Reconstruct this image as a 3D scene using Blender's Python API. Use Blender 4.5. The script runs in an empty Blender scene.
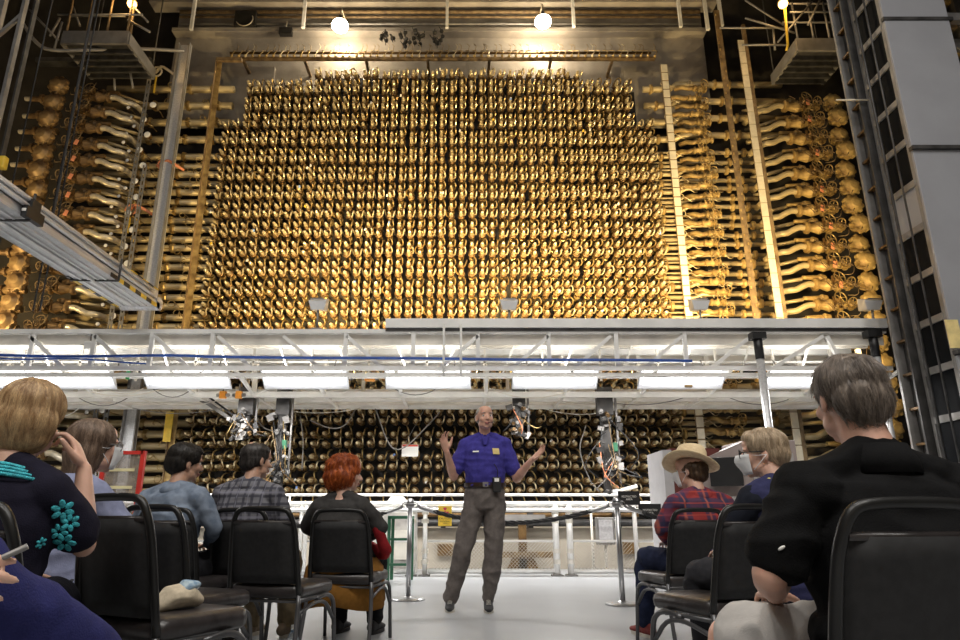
import bpy, bmesh, math, random
import numpy as np
from mathutils import Vector, Matrix, Euler, noise
from mathutils.bvhtree import BVHTree
rnd = random.Random(7)
sc = bpy.context.scene
col = sc.collection
R = math.radians

# ------------------------------------------------------------ camera, world, lights, exposure
F, PITCH, CH, CX = 662.0, 16.6, 0.78, 466.0
cd = bpy.data.cameras.new('camera'); cam = bpy.data.objects.new('camera', cd); col.objects.link(cam)
cam.location = (0, 0, CH); cam.rotation_euler = (R(90 + PITCH), 0, 0)
cd.sensor_width = 36; cd.lens = F / 960 * 36; cd.shift_x = (480 - CX) / 960.0
cd.clip_start = 0.05; cd.clip_end = 200
sc.camera = cam
sc.view_settings.view_transform = 'Standard'; sc.view_settings.look = 'None'
sc.view_settings.gamma = 1; sc.view_settings.use_curve_mapping = False
sc.view_settings.exposure = 0.3
w = bpy.data.worlds.new('hall_air'); sc.world = w; w.use_nodes = True
w.node_tree.nodes['Background'].inputs[0].default_value = (0.9, 0.95, 1.0, 1)
w.node_tree.nodes['Background'].inputs[1].default_value = 0.035

def at(px, py, Y):
    """the point at depth Y that the photograph shows at pixel px, py (used to read sizes off the photograph)"""
    e = R(PITCH) + math.atan((320 - py) / F)
    z = CH + Y * math.tan(e)
    zc = Y * math.cos(R(PITCH)) + (z - CH) * math.sin(R(PITCH))
    return Vector(((px - CX) * zc / F, Y, z))
def floor_at(px, py):
    e = R(PITCH) + math.atan((320 - py) / F)
    return at(px, py, -CH / math.tan(e))

def area(name, loc, rot, sx, sy, power, color, spread=180):
    l = bpy.data.lights.new(name, 'AREA'); l.shape = 'RECTANGLE'; l.size = sx; l.size_y = sy
    l.energy = power; l.color = color; l.spread = R(spread)
    o = bpy.data.objects.new(name, l); o.location = loc; o.rotation_euler = rot; col.objects.link(o); return o
# unseen lamps added above and behind the frame to fill the hall with light
for i, (x, y) in enumerate([(-4, 2.2), (0.6, 2.2), (5, 2.2), (-4, -3), (1, -3), (5, -3)]):
    area('hall_fill', (x, y, 11.2), (0, 0, 0), 1.2, 1.2, 135 if y > 0 else 330, (1.0, 0.96, 0.9))

# ------------------------------------------------------------ materials
MATS = {}
def mat(name, c, rough=0.6, metal=0.0, var=0.15, scale=8.0, bump=0.0, bscale=60.0, emit=None, estr=0.0, c2=None, sheen=0.0, stretch=None, alpha=1.0, trans=0.0, spec=None):
    if name in MATS: return MATS[name]
    m = bpy.data.materials.new(name); m.use_nodes = True
    nt = m.node_tree; b = nt.nodes['Principled BSDF']
    b.inputs['Roughness'].default_value = rough; b.inputs['Metallic'].default_value = metal
    tc = nt.nodes.new('ShaderNodeTexCoord'); mp = nt.nodes.new('ShaderNodeMapping')
    nt.links.new(tc.outputs['Object'], mp.inputs[0])
    if stretch: mp.inputs['Scale'].default_value = stretch
    n = nt.nodes.new('ShaderNodeTexNoise'); n.inputs['Scale'].default_value = scale; n.inputs['Detail'].default_value = 4
    nt.links.new(mp.outputs[0], n.inputs['Vector'])
    r = nt.nodes.new('ShaderNodeValToRGB')
    lo = tuple(max(0, v * (1 - var)) for v in c[:3]); hi = tuple(min(1, v * (1 + var)) for v in c[:3])
    if c2: lo, hi = c[:3], c2[:3]
    r.color_ramp.elements[0].position = 0.35; r.color_ramp.elements[1].position = 0.65
    r.color_ramp.elements[0].color = (*lo, 1); r.color_ramp.elements[1].color = (*hi, 1)
    nt.links.new(n.outputs[0], r.inputs[0]); nt.links.new(r.outputs[0], b.inputs['Base Color'])
    if bump > 0:
        n2 = nt.nodes.new('ShaderNodeTexNoise'); n2.inputs['Scale'].default_value = bscale
        nt.links.new(mp.outputs[0], n2.inputs['Vector'])
        bp = nt.nodes.new('ShaderNodeBump'); bp.inputs['Strength'].default_value = bump; bp.inputs['Distance'].default_value = 0.01
        nt.links.new(n2.outputs[0], bp.inputs['Height']); nt.links.new(bp.outputs[0], b.inputs['Normal'])
    if emit: b.inputs['Emission Color'].default_value = (*emit, 1); b.inputs['Emission Strength'].default_value = estr
    if sheen: b.inputs['Sheen Weight'].default_value = sheen
    if alpha < 1: b.inputs['Alpha'].default_value = alpha
    if trans: b.inputs['Transmission Weight'].default_value = trans
    if spec is not None: b.inputs['Specular IOR Level'].default_value = spec
    m.diffuse_color = (*c[:3], 1)
    MATS[name] = m; return m

def nodes_of(m): return m.node_tree, m.node_tree.nodes['Principled BSDF']

# ------------------------------------------------------------ mesh builder
def frames(path):
    n = len(path); T = []
    for i in range(n):
        a = path[max(0, i - 1)]; b = path[min(n - 1, i + 1)]
        t = (b - a); T.append(t.normalized() if t.length > 1e-9 else Vector((0, 0, 1)))
    u = T[0].orthogonal().normalized(); U = []
    for i in range(n):
        u = (u - T[i] * u.dot(T[i]))
        u = u.normalized() if u.length > 1e-6 else T[i].orthogonal().normalized()
        U.append((u.copy(), T[i].cross(u)))
    return T, U
def smooth_path(pts, k=4):
    P = [Vector(p) for p in pts]
    if len(P) < 3: return P
    out = []
    Q = [P[0] * 2 - P[1]] + P + [P[-1] * 2 - P[-2]]
    for i in range(1, len(Q) - 2):
        for j in range(k):
            t = j / k; a, b, c, d = Q[i - 1], Q[i], Q[i + 1], Q[i + 2]
            out.append(0.5 * ((2 * b) + (c - a) * t + (2 * a - 5 * b + 4 * c - d) * t * t + (3 * b - a - 3 * c + d) * t ** 3))
    out.append(P[-1]); return out
def interp(vals, k=4):
    """resample a list of scalars or tuples like smooth_path"""
    V = np.array(vals, float)
    if V.ndim == 1: V = V[:, None]
    if len(V) < 3: return V
    out = []
    for i in range(len(V) - 1):
        for j in range(k):
            t = j / k; t = t * t * (3 - 2 * t); out.append(V[i] * (1 - t) + V[i + 1] * t)
    out.append(V[-1]); return np.array(out)

class MB:
    def __init__(s): s.v = []; s.f = []; s.m = []; s.sm = []
    def add(s, V, Fs, mi=0, smooth=False):
        o = len(s.v); s.v += [tuple(v) for v in V]
        for f in Fs: s.f.append(tuple(i + o for i in f)); s.m.append(mi); s.sm.append(smooth)
        return s
    def box(s, c, size, rot=None, mi=0):
        c = Vector(c); hx, hy, hz = size[0] / 2, size[1] / 2, size[2] / 2
        V = [Vector((x, y, z)) for x in (-hx, hx) for y in (-hy, hy) for z in (-hz, hz)]
        if rot is not None:
            M = rot if isinstance(rot, Matrix) else Euler(rot).to_matrix()
            V = [M @ v for v in V]
        V = [v + c for v in V]
        return s.add(V, [(0, 1, 3, 2), (4, 6, 7, 5), (0, 4, 5, 1), (2, 3, 7, 6), (0, 2, 6, 4), (1, 5, 7, 3)], mi)
    def cbox(s, a, b, mi=0):
        a = Vector(a); b = Vector(b); d = b - a
        return s.box((a + b) / 2, (abs(d.x), abs(d.y), abs(d.z)), mi=mi)
    def bar(s, p, q, wd, h, mi=0, up=(0, 0, 1)):
        p = Vector(p); q = Vector(q); d = (q - p); L = d.length; d.normalize(); up = Vector(up)
        sd = d.cross(up)
        if sd.length < 1e-4: sd = d.cross(Vector((0, 1, 0)))
        sd.normalize(); up = sd.cross(d)
        V = []
        for e in (p, q):
            for a, b in ((-1, -1), (1, -1), (1, 1), (-1, 1)): V.append(e + sd * (a * wd / 2) + up * (b * h / 2))
        return s.add(V, [(3, 2, 1, 0), (4, 5, 6, 7), (0, 1, 5, 4), (1, 2, 6, 5), (2, 3, 7, 6), (3, 0, 4, 7)], mi)
    def tube(s, path, r, n=6, mi=0, caps=True, flat=None):
        path = [Vector(p) for p in path]; T, U = frames(path); V = []; Fs = []
        for i, p in enumerate(path):
            rr = r[i] if hasattr(r, '__len__') else r
            for k in range(n):
                a = 2 * math.pi * k / n
                V.append(p + U[i][0] * (math.cos(a) * rr * (flat or 1)) + U[i][1] * (math.sin(a) * rr))
        for i in range(len(path) - 1):
            for k in range(n):
                k2 = (k + 1) % n; Fs.append((i * n + k, i * n + k2, (i + 1) * n + k2, (i + 1) * n + k))
        s.add(V, Fs, mi, True)
        if caps:
            o = len(s.v) - len(V)
            s.f.append(tuple(o + k for k in reversed(range(n)))); s.m.append(mi); s.sm.append(False)
            o2 = o + (len(path) - 1) * n
            s.f.append(tuple(o2 + k for k in range(n))); s.m.append(mi); s.sm.append(False)
        return s
    def cyl(s, p, q, r, n=8, mi=0, r2=None): return s.tube([p, q], [r, r if r2 is None else r2], n, mi)
    def lathe(s, p, axis, prof, n=10, mi=0):
        """prof = [(distance along axis, radius)]"""
        p = Vector(p); ax = Vector(axis).normalized()
        u = ax.orthogonal().normalized(); v = ax.cross(u); V = []; Fs = []
        for d, r in prof:
            for k in range(n):
                a = 2 * math.pi * k / n; V.append(p + ax * d + (u * math.cos(a) + v * math.sin(a)) * r)
        for i in range(len(prof) - 1):
            for k in range(n):
                k2 = (k + 1) % n; Fs.append((i * n + k, i * n + k2, (i + 1) * n + k2, (i + 1) * n + k))
        Fs.append(tuple(reversed(range(n)))); o2 = (len(prof) - 1) * n; Fs.append(tuple(o2 + k for k in range(n)))
        return s.add(V, Fs, mi, False)
    def ring(s, c, axis, Rr, r, n=14, k=5, mi=0, a0=0, a1=360):
        c = Vector(c); ax = Vector(axis).normalized(); u = ax.orthogonal().normalized(); v = ax.cross(u)
        full = abs(a1 - a0) >= 360
        pts = [c + (u * math.cos(R(a0 + (a1 - a0) * i / n)) + v * math.sin(R(a0 + (a1 - a0) * i / n))) * Rr for i in range(n + 1)]
        return s.tube(pts, r, k, mi, caps=not full)
    def ball(s, c, r, nu=10, nv=6, mi=0, M=None):
        c = Vector(c); r = (r, r, r) if not hasattr(r, '__len__') else r; V = []; Fs = []
        for j in range(1, nv):
            ph = math.pi * j / nv
            for i in range(nu):
                th = 2 * math.pi * i / nu; V.append(Vector((r[0] * math.sin(ph) * math.cos(th), r[1] * math.sin(ph) * math.sin(th), r[2] * math.cos(ph))))
        V.append(Vector((0, 0, r[2]))); V.append(Vector((0, 0, -r[2])))
        for j in range(nv - 2):
            for i in range(nu):
                i2 = (i + 1) % nu; Fs.append((j * nu + i, (j + 1) * nu + i, (j + 1) * nu + i2, j * nu + i2))
        t = len(V) - 2; b = t + 1
        for i in range(nu):
            i2 = (i + 1) % nu; Fs.append((t, i, i2)); Fs.append((b, (nv - 2) * nu + i2, (nv - 2) * nu + i))
        if M is not None: V = [M @ v for v in V]
        return s.add([v + c for v in V], Fs, mi, True)
    def loft(s, pts, radii, side=(1, 0, 0), n=16, mi=0):
        """rings with half-width a along side and half-depth b; rounded ends"""
        pts = [Vector(p) for p in pts]; side = Vector(side).normalized(); V = []; Fs = []; m = len(pts)
        for i, p in enumerate(pts):
            t = (pts[min(m - 1, i + 1)] - pts[max(0, i - 1)]).normalized()
            u = (side - t * side.dot(t)); u = u.normalized() if u.length > 1e-4 else t.orthogonal().normalized()
            v = t.cross(u); a, b = radii[i] if hasattr(radii[i], '__len__') and len(radii[i]) > 1 else (float(np.ravel(radii[i])[0]),) * 2
            for k in range(n):
                an = 2 * math.pi * k / n; V.append(p + u * (math.cos(an) * a) + v * (math.sin(an) * b))
        for i in range(m - 1):
            for k in range(n):
                k2 = (k + 1) % n; Fs.append((i * n + k, i * n + k2, (i + 1) * n + k2, (i + 1) * n + k))
        Fs.append(tuple(reversed(range(n)))); o2 = (m - 1) * n; Fs.append(tuple(o2 + k for k in range(n)))
        return s.add(V, Fs, mi, True)
    def limb(s, pts, radii, n=12, k=4):
        """smooth tapered limb with round ends"""
        P = smooth_path(pts, k); r = interp(radii, k)[:, 0] if len(pts) > 2 else np.array(radii, float)
        s.tube(P, list(r), n); s.ball(P[0], float(r[0]), 12, 8); s.ball(P[-1], float(r[-1]), 12, 8); return s
    def mesh(s, name):
        me = bpy.data.meshes.new(name); me.from_pydata(s.v, [], s.f)
        me.polygons.foreach_set('material_index', s.m); me.polygons.foreach_set('use_smooth', s.sm); me.update(); return me
    def build(s, name, m, parent=None, loc=None, bevel=0):
        me = s.mesh(name)
        for x in (m if isinstance(m, (list, tuple)) else [m]): me.materials.append(x)
        o = bpy.data.objects.new(name, me); col.objects.link(o)
        if loc is not None: o.location = loc
        if parent is not None: o.parent = parent
        if bevel:
            b = o.modifiers.new('bevel', 'BEVEL'); b.width = bevel; b.segments = 2; b.limit_method = 'ANGLE'
        return o

def tag(o, label=None, cat=None, group=None, kind=None):
    if label: o['label'] = label
    if cat: o['category'] = cat
    if group: o['group'] = group
    if kind: o['kind'] = kind
    return o
def thing(name, label, cat, loc=(0, 0, 0), rz=0, group=None):
    o = bpy.data.objects.new(name, None); col.objects.link(o); o.location = loc; o.rotation_euler = (0, 0, rz)
    o.empty_display_size = 0.1
    return tag(o, label, cat, group)
def dup(root, loc, rz=None, label=None, group=None, scale=None):
    r = root.copy(); col.objects.link(r); r.location = loc
    if rz is not None: r.rotation_euler = (0, 0, rz)
    if label: r['label'] = label
    if group: r['group'] = group
    if scale: r.scale = scale
    for ch in list(root.children):
        c = ch.copy(); col.objects.link(c); c.parent = r
        for g in ch.children:
            d = g.copy(); col.objects.link(d); d.parent = c
    return r

ONES = 'first second third fourth fifth sixth seventh eighth ninth tenth eleventh twelfth thirteenth fourteenth fifteenth sixteenth seventeenth eighteenth nineteenth twentieth'.split()
def nth(i): return ONES[i] if i < 20 else ('twenty-' + ONES[i - 20] if i < 29 else ('thirtieth' if i == 29 else 'thirty-' + ONES[i - 30]))
def label_stack(prefix, base, z_plat=3.45):
    """labels for a vertical stack of alike things: counted upwards and downwards from the platform, the thing one can find"""
    zs = [(o.location.z, o) for o in prefix]; up = sorted([q for q in zs if q[0] > z_plat], key=lambda q: q[0]); dn = sorted([q for q in zs if q[0] <= z_plat], key=lambda q: -q[0])
    for i, (_, o) in enumerate(up): o['label'] = base + (', topmost of its stack' if i == len(up) - 1 else ', ' + nth(i) + ' above the white platform')
    for i, (_, o) in enumerate(dn): o['label'] = base + (', lowest of its stack' if i == len(dn) - 1 else ', ' + nth(i) + ' below the white deck')
# ------------------------------------------------------------ palette
SP = 0.2127                       # pitch of the process tubes
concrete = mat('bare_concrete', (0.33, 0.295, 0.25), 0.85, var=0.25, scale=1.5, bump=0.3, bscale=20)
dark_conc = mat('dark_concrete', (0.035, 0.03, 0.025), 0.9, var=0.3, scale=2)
floor_m = mat('painted_floor', (0.33, 0.34, 0.355), 0.32, var=0.07, scale=1.2, bump=0.05, bscale=3)
black_steel = mat('black_steel', (0.02, 0.018, 0.016), 0.6, 0.2, var=0.4, scale=6)
dark_steel = mat('dark_grey_steel', (0.075, 0.072, 0.07), 0.5, 0.5, var=0.35, scale=5)
mid_steel = mat('mid_grey_steel', (0.26, 0.25, 0.24), 0.5, 0.4, var=0.2, scale=4)
brass = mat('aged_brass', (0.20, 0.125, 0.045), 0.36, 0.6, c2=(0.50, 0.36, 0.15), scale=5)
brass_cap = mat('worn_brass_cap', (0.55, 0.44, 0.25), 0.32, 0.5, c2=(0.85, 0.74, 0.5), scale=7)
bronze = mat('brown_bronze', (0.09, 0.05, 0.02), 0.45, 0.5, c2=(0.22, 0.13, 0.05), scale=9)
gold = mat('ochre_painted_iron', (0.20, 0.12, 0.04), 0.55, 0.35, c2=(0.48, 0.34, 0.13), scale=6, bump=.3, bscale=30)
rust = mat('rusty_iron', (0.13, 0.085, 0.045), 0.7, 0.2, c2=(0.28, 0.195, 0.10), scale=7)
pipe_m = mat('tan_lagged_pipe', (0.36, 0.28, 0.15), 0.45, 0.3, c2=(0.58, 0.47, 0.27), scale=2, stretch=(0.6, 4, 4))
pale_pipe = mat('pale_pipe', (0.62, 0.55, 0.42), 0.35, 0.4, var=0.2)
white_paint = mat('white_painted_steel', (0.88, 0.87, 0.84), 0.4, var=0.07, scale=3)
cream_paint = mat('cream_painted_steel', (0.80, 0.76, 0.68), 0.45, var=0.12, scale=3)
grey_paint = mat('grey_painted_panel', (0.33, 0.335, 0.36), 0.45, var=0.04, scale=2)
alum = mat('brushed_aluminium', (0.62, 0.62, 0.63), 0.4, 0.3, var=0.12, scale=4, stretch=(8, 0.6, 8))
chrome = mat('satin_chrome', (0.42, 0.42, 0.43), 0.3, 1.0, var=0.05)
black_m = mat('black_plastic', (0.015, 0.015, 0.016), 0.45, var=0.2)
yellow_m = mat('yellow_paint', (0.75, 0.5, 0.05), 0.5, var=0.15)
orange_tag = mat('faded_orange_tag', (0.75, 0.28, 0.14), 0.7, var=0.15)
white_tag = mat('white_card', (0.85, 0.84, 0.8), 0.6, var=0.04)

# ------------------------------------------------------------ setting
def struct(name, mb, m, **k):
    o = mb.build(name, m, **k); o['kind'] = 'structure'; return o
struct('floor', MB().cbox((-14, -7, -0.3), (14, 14, 0)), floor_m)
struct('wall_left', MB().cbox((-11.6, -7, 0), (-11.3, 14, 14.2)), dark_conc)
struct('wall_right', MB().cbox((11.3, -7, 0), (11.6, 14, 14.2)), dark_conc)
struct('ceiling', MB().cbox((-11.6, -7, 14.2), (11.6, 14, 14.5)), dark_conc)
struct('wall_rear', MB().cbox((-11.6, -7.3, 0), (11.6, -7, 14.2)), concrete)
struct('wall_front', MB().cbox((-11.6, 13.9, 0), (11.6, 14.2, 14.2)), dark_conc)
# pale upper wall over the tube field, with ledge and conduits
up = MB(); a = at(172, 66, 13.35); b = at(700, 13, 13.35)
struct('wall_upper', MB().cbox((a.x, 13.35, a.z - 1.2), (b.x, 13.6, b.z)), concrete)
t = MB(); zl = at(400, 34, 13.2).z; t.cbox((a.x, 13.1, zl), (b.x, 13.35, zl + 0.10)); zl2 = at(400, 8, 13.2).z; t.cbox((a.x - .6, 13.0, zl2), (b.x + .3, 13.35, zl2 + 0.12))
struct('trim_1', t, concrete)
# pale concrete panels flanking the upper corners of the field
p = MB(); q = at(215, 125, 13.2); q2 = at(248, 66, 13.2)
p.cbox((at(172, 100, 13.2).x, 13.22, q.z), (-4.5, 13.34, q2.z)); struct('trim_2', p, concrete)
p = MB(); p.cbox((3.4, 13.22, q.z), (5.6, 13.34, q2.z)); struct('trim_3', p, concrete)
# concrete footing under the field
struct('trim_4', MB().cbox((-7.4, 11.1, 0), (6.4, 12.9, 0.62)), mat('pale_footing', (0.36, 0.32, 0.26), 0.8, var=0.15, scale=2, bump=0.2, bscale=15))

# conduits along the pale upper wall
cb = thing('conduit_run', 'bank of thin conduits running along the pale wall above the tube field', 'pipes', (0, 0, 0))
for y_ in (3, 12, 17, 24):
    A = at(180, y_, 13.15); B = at(700, y_, 13.15)
    MB().cyl((A.x, 13.15, A.z), (B.x, 13.15, A.z), 0.03 if y_ != 12 else 0.045, 8).build('conduit', rust if y_ in (3, 17, 12) else mid_steel, cb)
for px, y0, y1 in ((191, 0, 30), (303, 4, 28), (447, 2, 28), (574, 2, 27), (681, 4, 27), (722, 0, 26), (708, 0, 30)):
    A = at(px, y1, 12.95); B = at(px, y0, 12.95)
    MB().bar((A.x, 12.95, A.z), (A.x, 12.95, B.z + .1), 0.07, 0.07).build('bracket', white_paint, cb)
dk = thing('valve_cluster', 'black cluster of small fittings hanging on the pale wall between the two lamps', 'valves', at(405, 40, 13.0))
for k in range(34):
    x, z = rnd.uniform(-.55, .9), rnd.gauss(0, .13); m = MB()
    m.lathe((x, 0, z), (rnd.uniform(-1, 1), -1, rnd.uniform(-1, 1)), [(0, .02), (.02, .05), (.07, .04), (.1, .015)], 6)
    m.tube([(x, .1, z), (x, 0, z), (x + rnd.uniform(-.1, .1), -.04, z + .1)], .01, 4)
    m.build('fitting', black_steel, dk)
sp = thing('ledge_box', 'dark square junction box on the pale wall near the big grey channel', 'box', at(246, 20, 13.1))
MB().box((0, 0, 0), (.5, .16, .42)).build('housing', black_steel, sp); MB().ring((0, -.1, -.05), (0, 1, 0), .2, .012, 12, 4, a0=20, a1=200).build('cable', pale_pipe, sp)
sp = thing('ledge_box', 'small dark socket box on the pale wall above the header loops', 'box', at(286, 32, 13.1))
MB().box((0, 0, 0), (.3, .12, .18)).build('housing', black_steel, sp); MB().cyl((0, 0, .08), (0, 0, .3), .02, 6).build('conduit', pale_pipe, sp)

# ------------------------------------------------------------ pendant lamps
lamp_white = mat('lit_lamp_glass', (1, .95, .85), 0.3, emit=(1.0, 0.86, 0.62), estr=45)
for px, py, lab in ((340, 26, 'glowing dome lamp near the grey steel channel, high on the pale wall'), (543, 22, 'glowing dome lamp high on the pale wall above the middle of the field')):
    c = at(px, py, 12.45); L = thing('pendant_lamp', lab, 'lamp', (c.x, c.y, c.z))
    MB().ball((0, 0, 0), (.19, .19, .13), 16, 10).build('bulb', lamp_white, L)
    MB().lathe((0, 0, .08), (0, 0, 1), [(0, .17), (.05, .14), (.13, .06), (.2, .04)], 14).build('cap', mid_steel, L)
    MB().tube([(0, 0, .25), (0, .02, .5), (0, .5, .62), (0, .85, .62)], .018, 6).build('stem', pale_pipe, L)
    l = bpy.data.lights.new('lamp_light', 'POINT'); l.energy = 75; l.color = (1, .82, .58); l.shadow_soft_size = .2
    o = bpy.data.objects.new('lamp_light', l); o.location = (c.x, c.y + .35, c.z - .18); col.objects.link(o)
# ------------------------------------------------------------ the tube field
FY = 12.95
X0, X1 = -5.2, 3.95
NX = int(round((X1 - X0) / SP)) + 1
NZ = 45; Z0 = 1.02
def ztop(x):
    if -3.35 < x < 2.5: return 10.35
    if -4.85 < x < 3.72: return 9.98
    return 8.9
reactor = thing('reactor_face', 'huge field of brass tube nozzles covering the wall of the hall', 'reactor', (0, 0, 0))
MB().cbox((X0 - .15, FY, .62), (X1 + .15, FY + .35, 8.95)).cbox((-4.95, FY, 8.9), (3.82, FY + .35, 10.05)).cbox((-3.45, FY, 10.0), (2.6, FY + .35, 10.42)).build('shield_plate', black_steel, reactor)
def nozzle(mb, dx=0.0, dz=0.0, var=0):
    L = 0.56 + (0, .02, -.03, .01)[var]
    ax = (dx, -1, dz)
    mb.lathe((0, 0, 0), ax, [(0, .042), (.14, .042), (.15, .064), (.20, .064), (.21, .046), (.34, .042)], 8, 0)
    mb.lathe(Vector(ax) * .34, ax, [(0, .072), (.045, .072), (.06, .05)], 9, 1)
    mb.lathe(Vector(ax) * .40, ax, [(0, .040), (.09, .039), (.10, .030), (L - .40, .030), (L - .39, .014)], 6, 2)
    s = (1, 1, -1, 1)[var]
    # pigtail: leaves the nozzle's side, bows forward and runs up to the row above
    h = (.13, .10, .14, .07)[var]
    P = [(0.03 * s, -.36, .03), (.080 * s, -.44, -.02), (.098 * s, -.53, .03), (.090 * s, -.50, .10), (.075 * s, -.32, h + .03), (.06 * s, -.05, h + .05)]
    mb.tube(smooth_path(P, 2), .015, 4, 2 if var == 1 else 0, caps=False)
var_mesh = []
for v in range(4):
    m = MB(); nozzle(m, 0, 0, v); var_mesh.append(m)
mats3 = [brass, bronze, brass_cap]
arr = []
for j in range(NZ):
    for i in range(NX):
        x = X0 + i * SP; z = Z0 + j * SP
        if z > ztop(x): continue
        zz = z + (0.018 if j % 2 else -0.018)
        arr.append((x, zz, j, i))
arr.sort(key=lambda q: (q[0] ** 2 * .35 + (q[1] - CH) ** 2))
vm = []
for v in range(4):
    me = var_mesh[v].mesh('nozzle')
    for x in mats3: me.materials.append(x)
    vm.append(me)
def pick(j, i):
    return 0 if (j % 2 == 0) else (1 if (i * 7 + j * 3) % 11 else 2)
SV = []; SF = []; SM = []; base = 0
npv = [(np.array(m.v), m.f, m.m) for m in var_mesh]
cnt = 0
for x, z, j, i in arr:
    v = pick(j, i); jx, jz = rnd.uniform(-.008, .008), rnd.uniform(-.008, .008); ry = rnd.uniform(-.35, .35); sc_ = rnd.uniform(.95, 1.06)
    if cnt < 300:
        o = bpy.data.objects.new('nozzle', vm[v]); col.objects.link(o); o.parent = reactor; o.location = (x + jx, FY, z + jz); o.rotation_euler = (0, ry, 0); o.scale = (1, sc_, 1)
    else:
        V, Fs, Ms = npv[v]; c, s = math.cos(ry), math.sin(ry)
        W = np.stack([V[:, 0] * c + V[:, 2] * s + x + jx, V[:, 1] * sc_ + FY, -V[:, 0] * s + V[:, 2] * c + z + jz], 1)
        SV.append(W); SF += [tuple(a + base for a in f) for f in Fs]; SM += Ms; base += len(V)
    cnt += 1
me = bpy.data.meshes.new('nozzle_field'); me.from_pydata(np.concatenate(SV).tolist(), [], SF); me.polygons.foreach_set('material_index', SM); me.update()
for x in mats3: me.materials.append(x)
o = bpy.data.objects.new('nozzle_field', me); col.objects.link(o); o.parent = reactor; o['kind'] = 'stuff'
# coloured identification beads caught in the field
bead = {}
for k in range(70):
    q = rnd.choice(arr); c = rnd.choice([white_tag, white_tag, mat('blue_tape', (.2, .35, .75), .5), yellow_m, white_tag])
    if c not in bead: bead[c] = MB()
    bead[c].box((q[0] + rnd.uniform(-.05, .05), FY - .57, q[1] + rnd.uniform(-.05, .05)), (.03, .03, .05), (rnd.random(), rnd.random(), 0))
for c, m in bead.items():
    o = m.build('tube_tags', c, reactor); o['kind'] = 'stuff'
# header pipe with its row of loops over the field
hz = at(430, 56, 12.7).z
hd_ = 0
hd = thing('header_pipe', 'long header pipe with a row of small loops along the top of the field', 'pipe', (0, 0, 0))
xa, xb = at(225, 57, 12.7).x, at(655, 57, 12.7).x
MB().cyl((xa, 12.75, hz - .04), (xb, 12.75, hz - .04), .05, 10).build('pipe', rust, hd)
MB().cyl((xa, 12.95, hz + .28), (xb, 12.95, hz + .28), .03, 8).build('pipe', bronze, hd)
for x in np.arange(xa + .4, xb, 1.4): MB().cbox((x - .03, 12.75, hz - .1), (x + .03, 13.36, hz - .04)).build('bracket', rust, hd)
k = 0; x = xa + .15
while x < xb:
    m = MB(); m.tube(smooth_path([(0, 0, 0), (.015, -.06, .05), (.05, -.04, .14), (0, .02, .2), (-.04, .1, .26), (0, .16, .3)], 2), .012, 4)
    m.tube([(.02, .16, .3), (.05, .14, .42), (.0, .16, .5)], .007, 4)
    m.lathe((0, 0, -.02), (0, -1, .3), [(0, .03), (.07, .03), (.09, .018)], 6)
    o = m.build('loop', brass_cap if k % 5 == 2 else brass, hd, (x, 12.75, hz)); o.rotation_euler = (0, rnd.uniform(-.2, .2), 0); x += SP / 1.35; k += 1

# ------------------------------------------------------------ horizontal pipe banks beside the field
bankL = thing('pipe_bank', 'bank of tan horizontal pipes between the grey steel channel and the tube field', 'pipes', (0, 0, 0))
bankR = thing('pipe_bank', 'bank of tan horizontal pipes crossed by two white marker strips', 'pipes', (0, 0, 0))
bits_L, bits_R = MB(), MB()
for j in range(0, 44):
    z = Z0 + j * SP; top = z > 8.3
    if top and j % 2: continue
    y = 12.72 + (.05 if j % 2 else 0)
    r = .072 if not top else .08
    MB().tube([(-8.0, y, z), (X0 + .02, y, z)], r, 8).build('pipe', pipe_m, bankL)
    xr = 6.15 if not top else 7.0
    MB().tube([(X1, y, z), (4.55 + .1 * (j % 2), y, z), (4.65 + .1 * (j % 2), y - .12, z + .03), (xr, y - .12, z + .03)], r * (.62 if not top else .9), 8).build('pipe', pipe_m, bankR)
    if not top: MB().tube([(X1, y, z + .1), (xr - .3, y - .05, z + .1)], .022, 6).build('pipe', pipe_m, bankR)
    for x in (-5.6, -6.2, -7.0):
        m = MB(); m.lathe((x + rnd.uniform(-.1, .1), y, z), (1, 0, 0), [(0, r * 1.15), (.02, r * 1.45), (.07, r * 1.45), (.09, r * 1.15)], 8); m.build('coupling', brass, bankL)
    for x in (4.1, 5.55, 5.85):
        m = MB(); m.lathe((x + rnd.uniform(-.08, .08), y - (.12 if x > 5 else 0), z + (.03 if x > 5 else 0)), (1, 0, 0), [(0, r), (.02, r * 1.4), (.06, r * 1.4), (.08, r)], 8); m.build('coupling', gold, bankR)
    # small loops and coils in front of the pipes
    for side, xs in ((bits_L, (-5.75, -6.45)), (bits_R, (4.45, 5.05))):
        for x in xs:
            if rnd.random() < .8:
                xx = x + rnd.uniform(-.12, .12); rr = rnd.uniform(.04, .08)
                side.ring((xx, 12.5, z + rnd.uniform(-.05, .05)), (rnd.uniform(-.5, .5), 1, rnd.uniform(-.6, .6)), rr, .009, 9, 4, mi=0, a0=rnd.uniform(0, 200), a1=rnd.uniform(360, 520))
                side.tube(smooth_path([(xx, 12.68, z), (xx + rr, 12.52, z + .02), (xx + .2, 12.5, z - .1), (xx + .32, 12.6, z - .05)], 2), .01, 4)
o = bits_L.build('capillary_coils', brass, bankL); o['kind'] = 'stuff'
o = bits_R.build('capillary_coils', brass_cap, bankR); o['kind'] = 'stuff'

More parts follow.
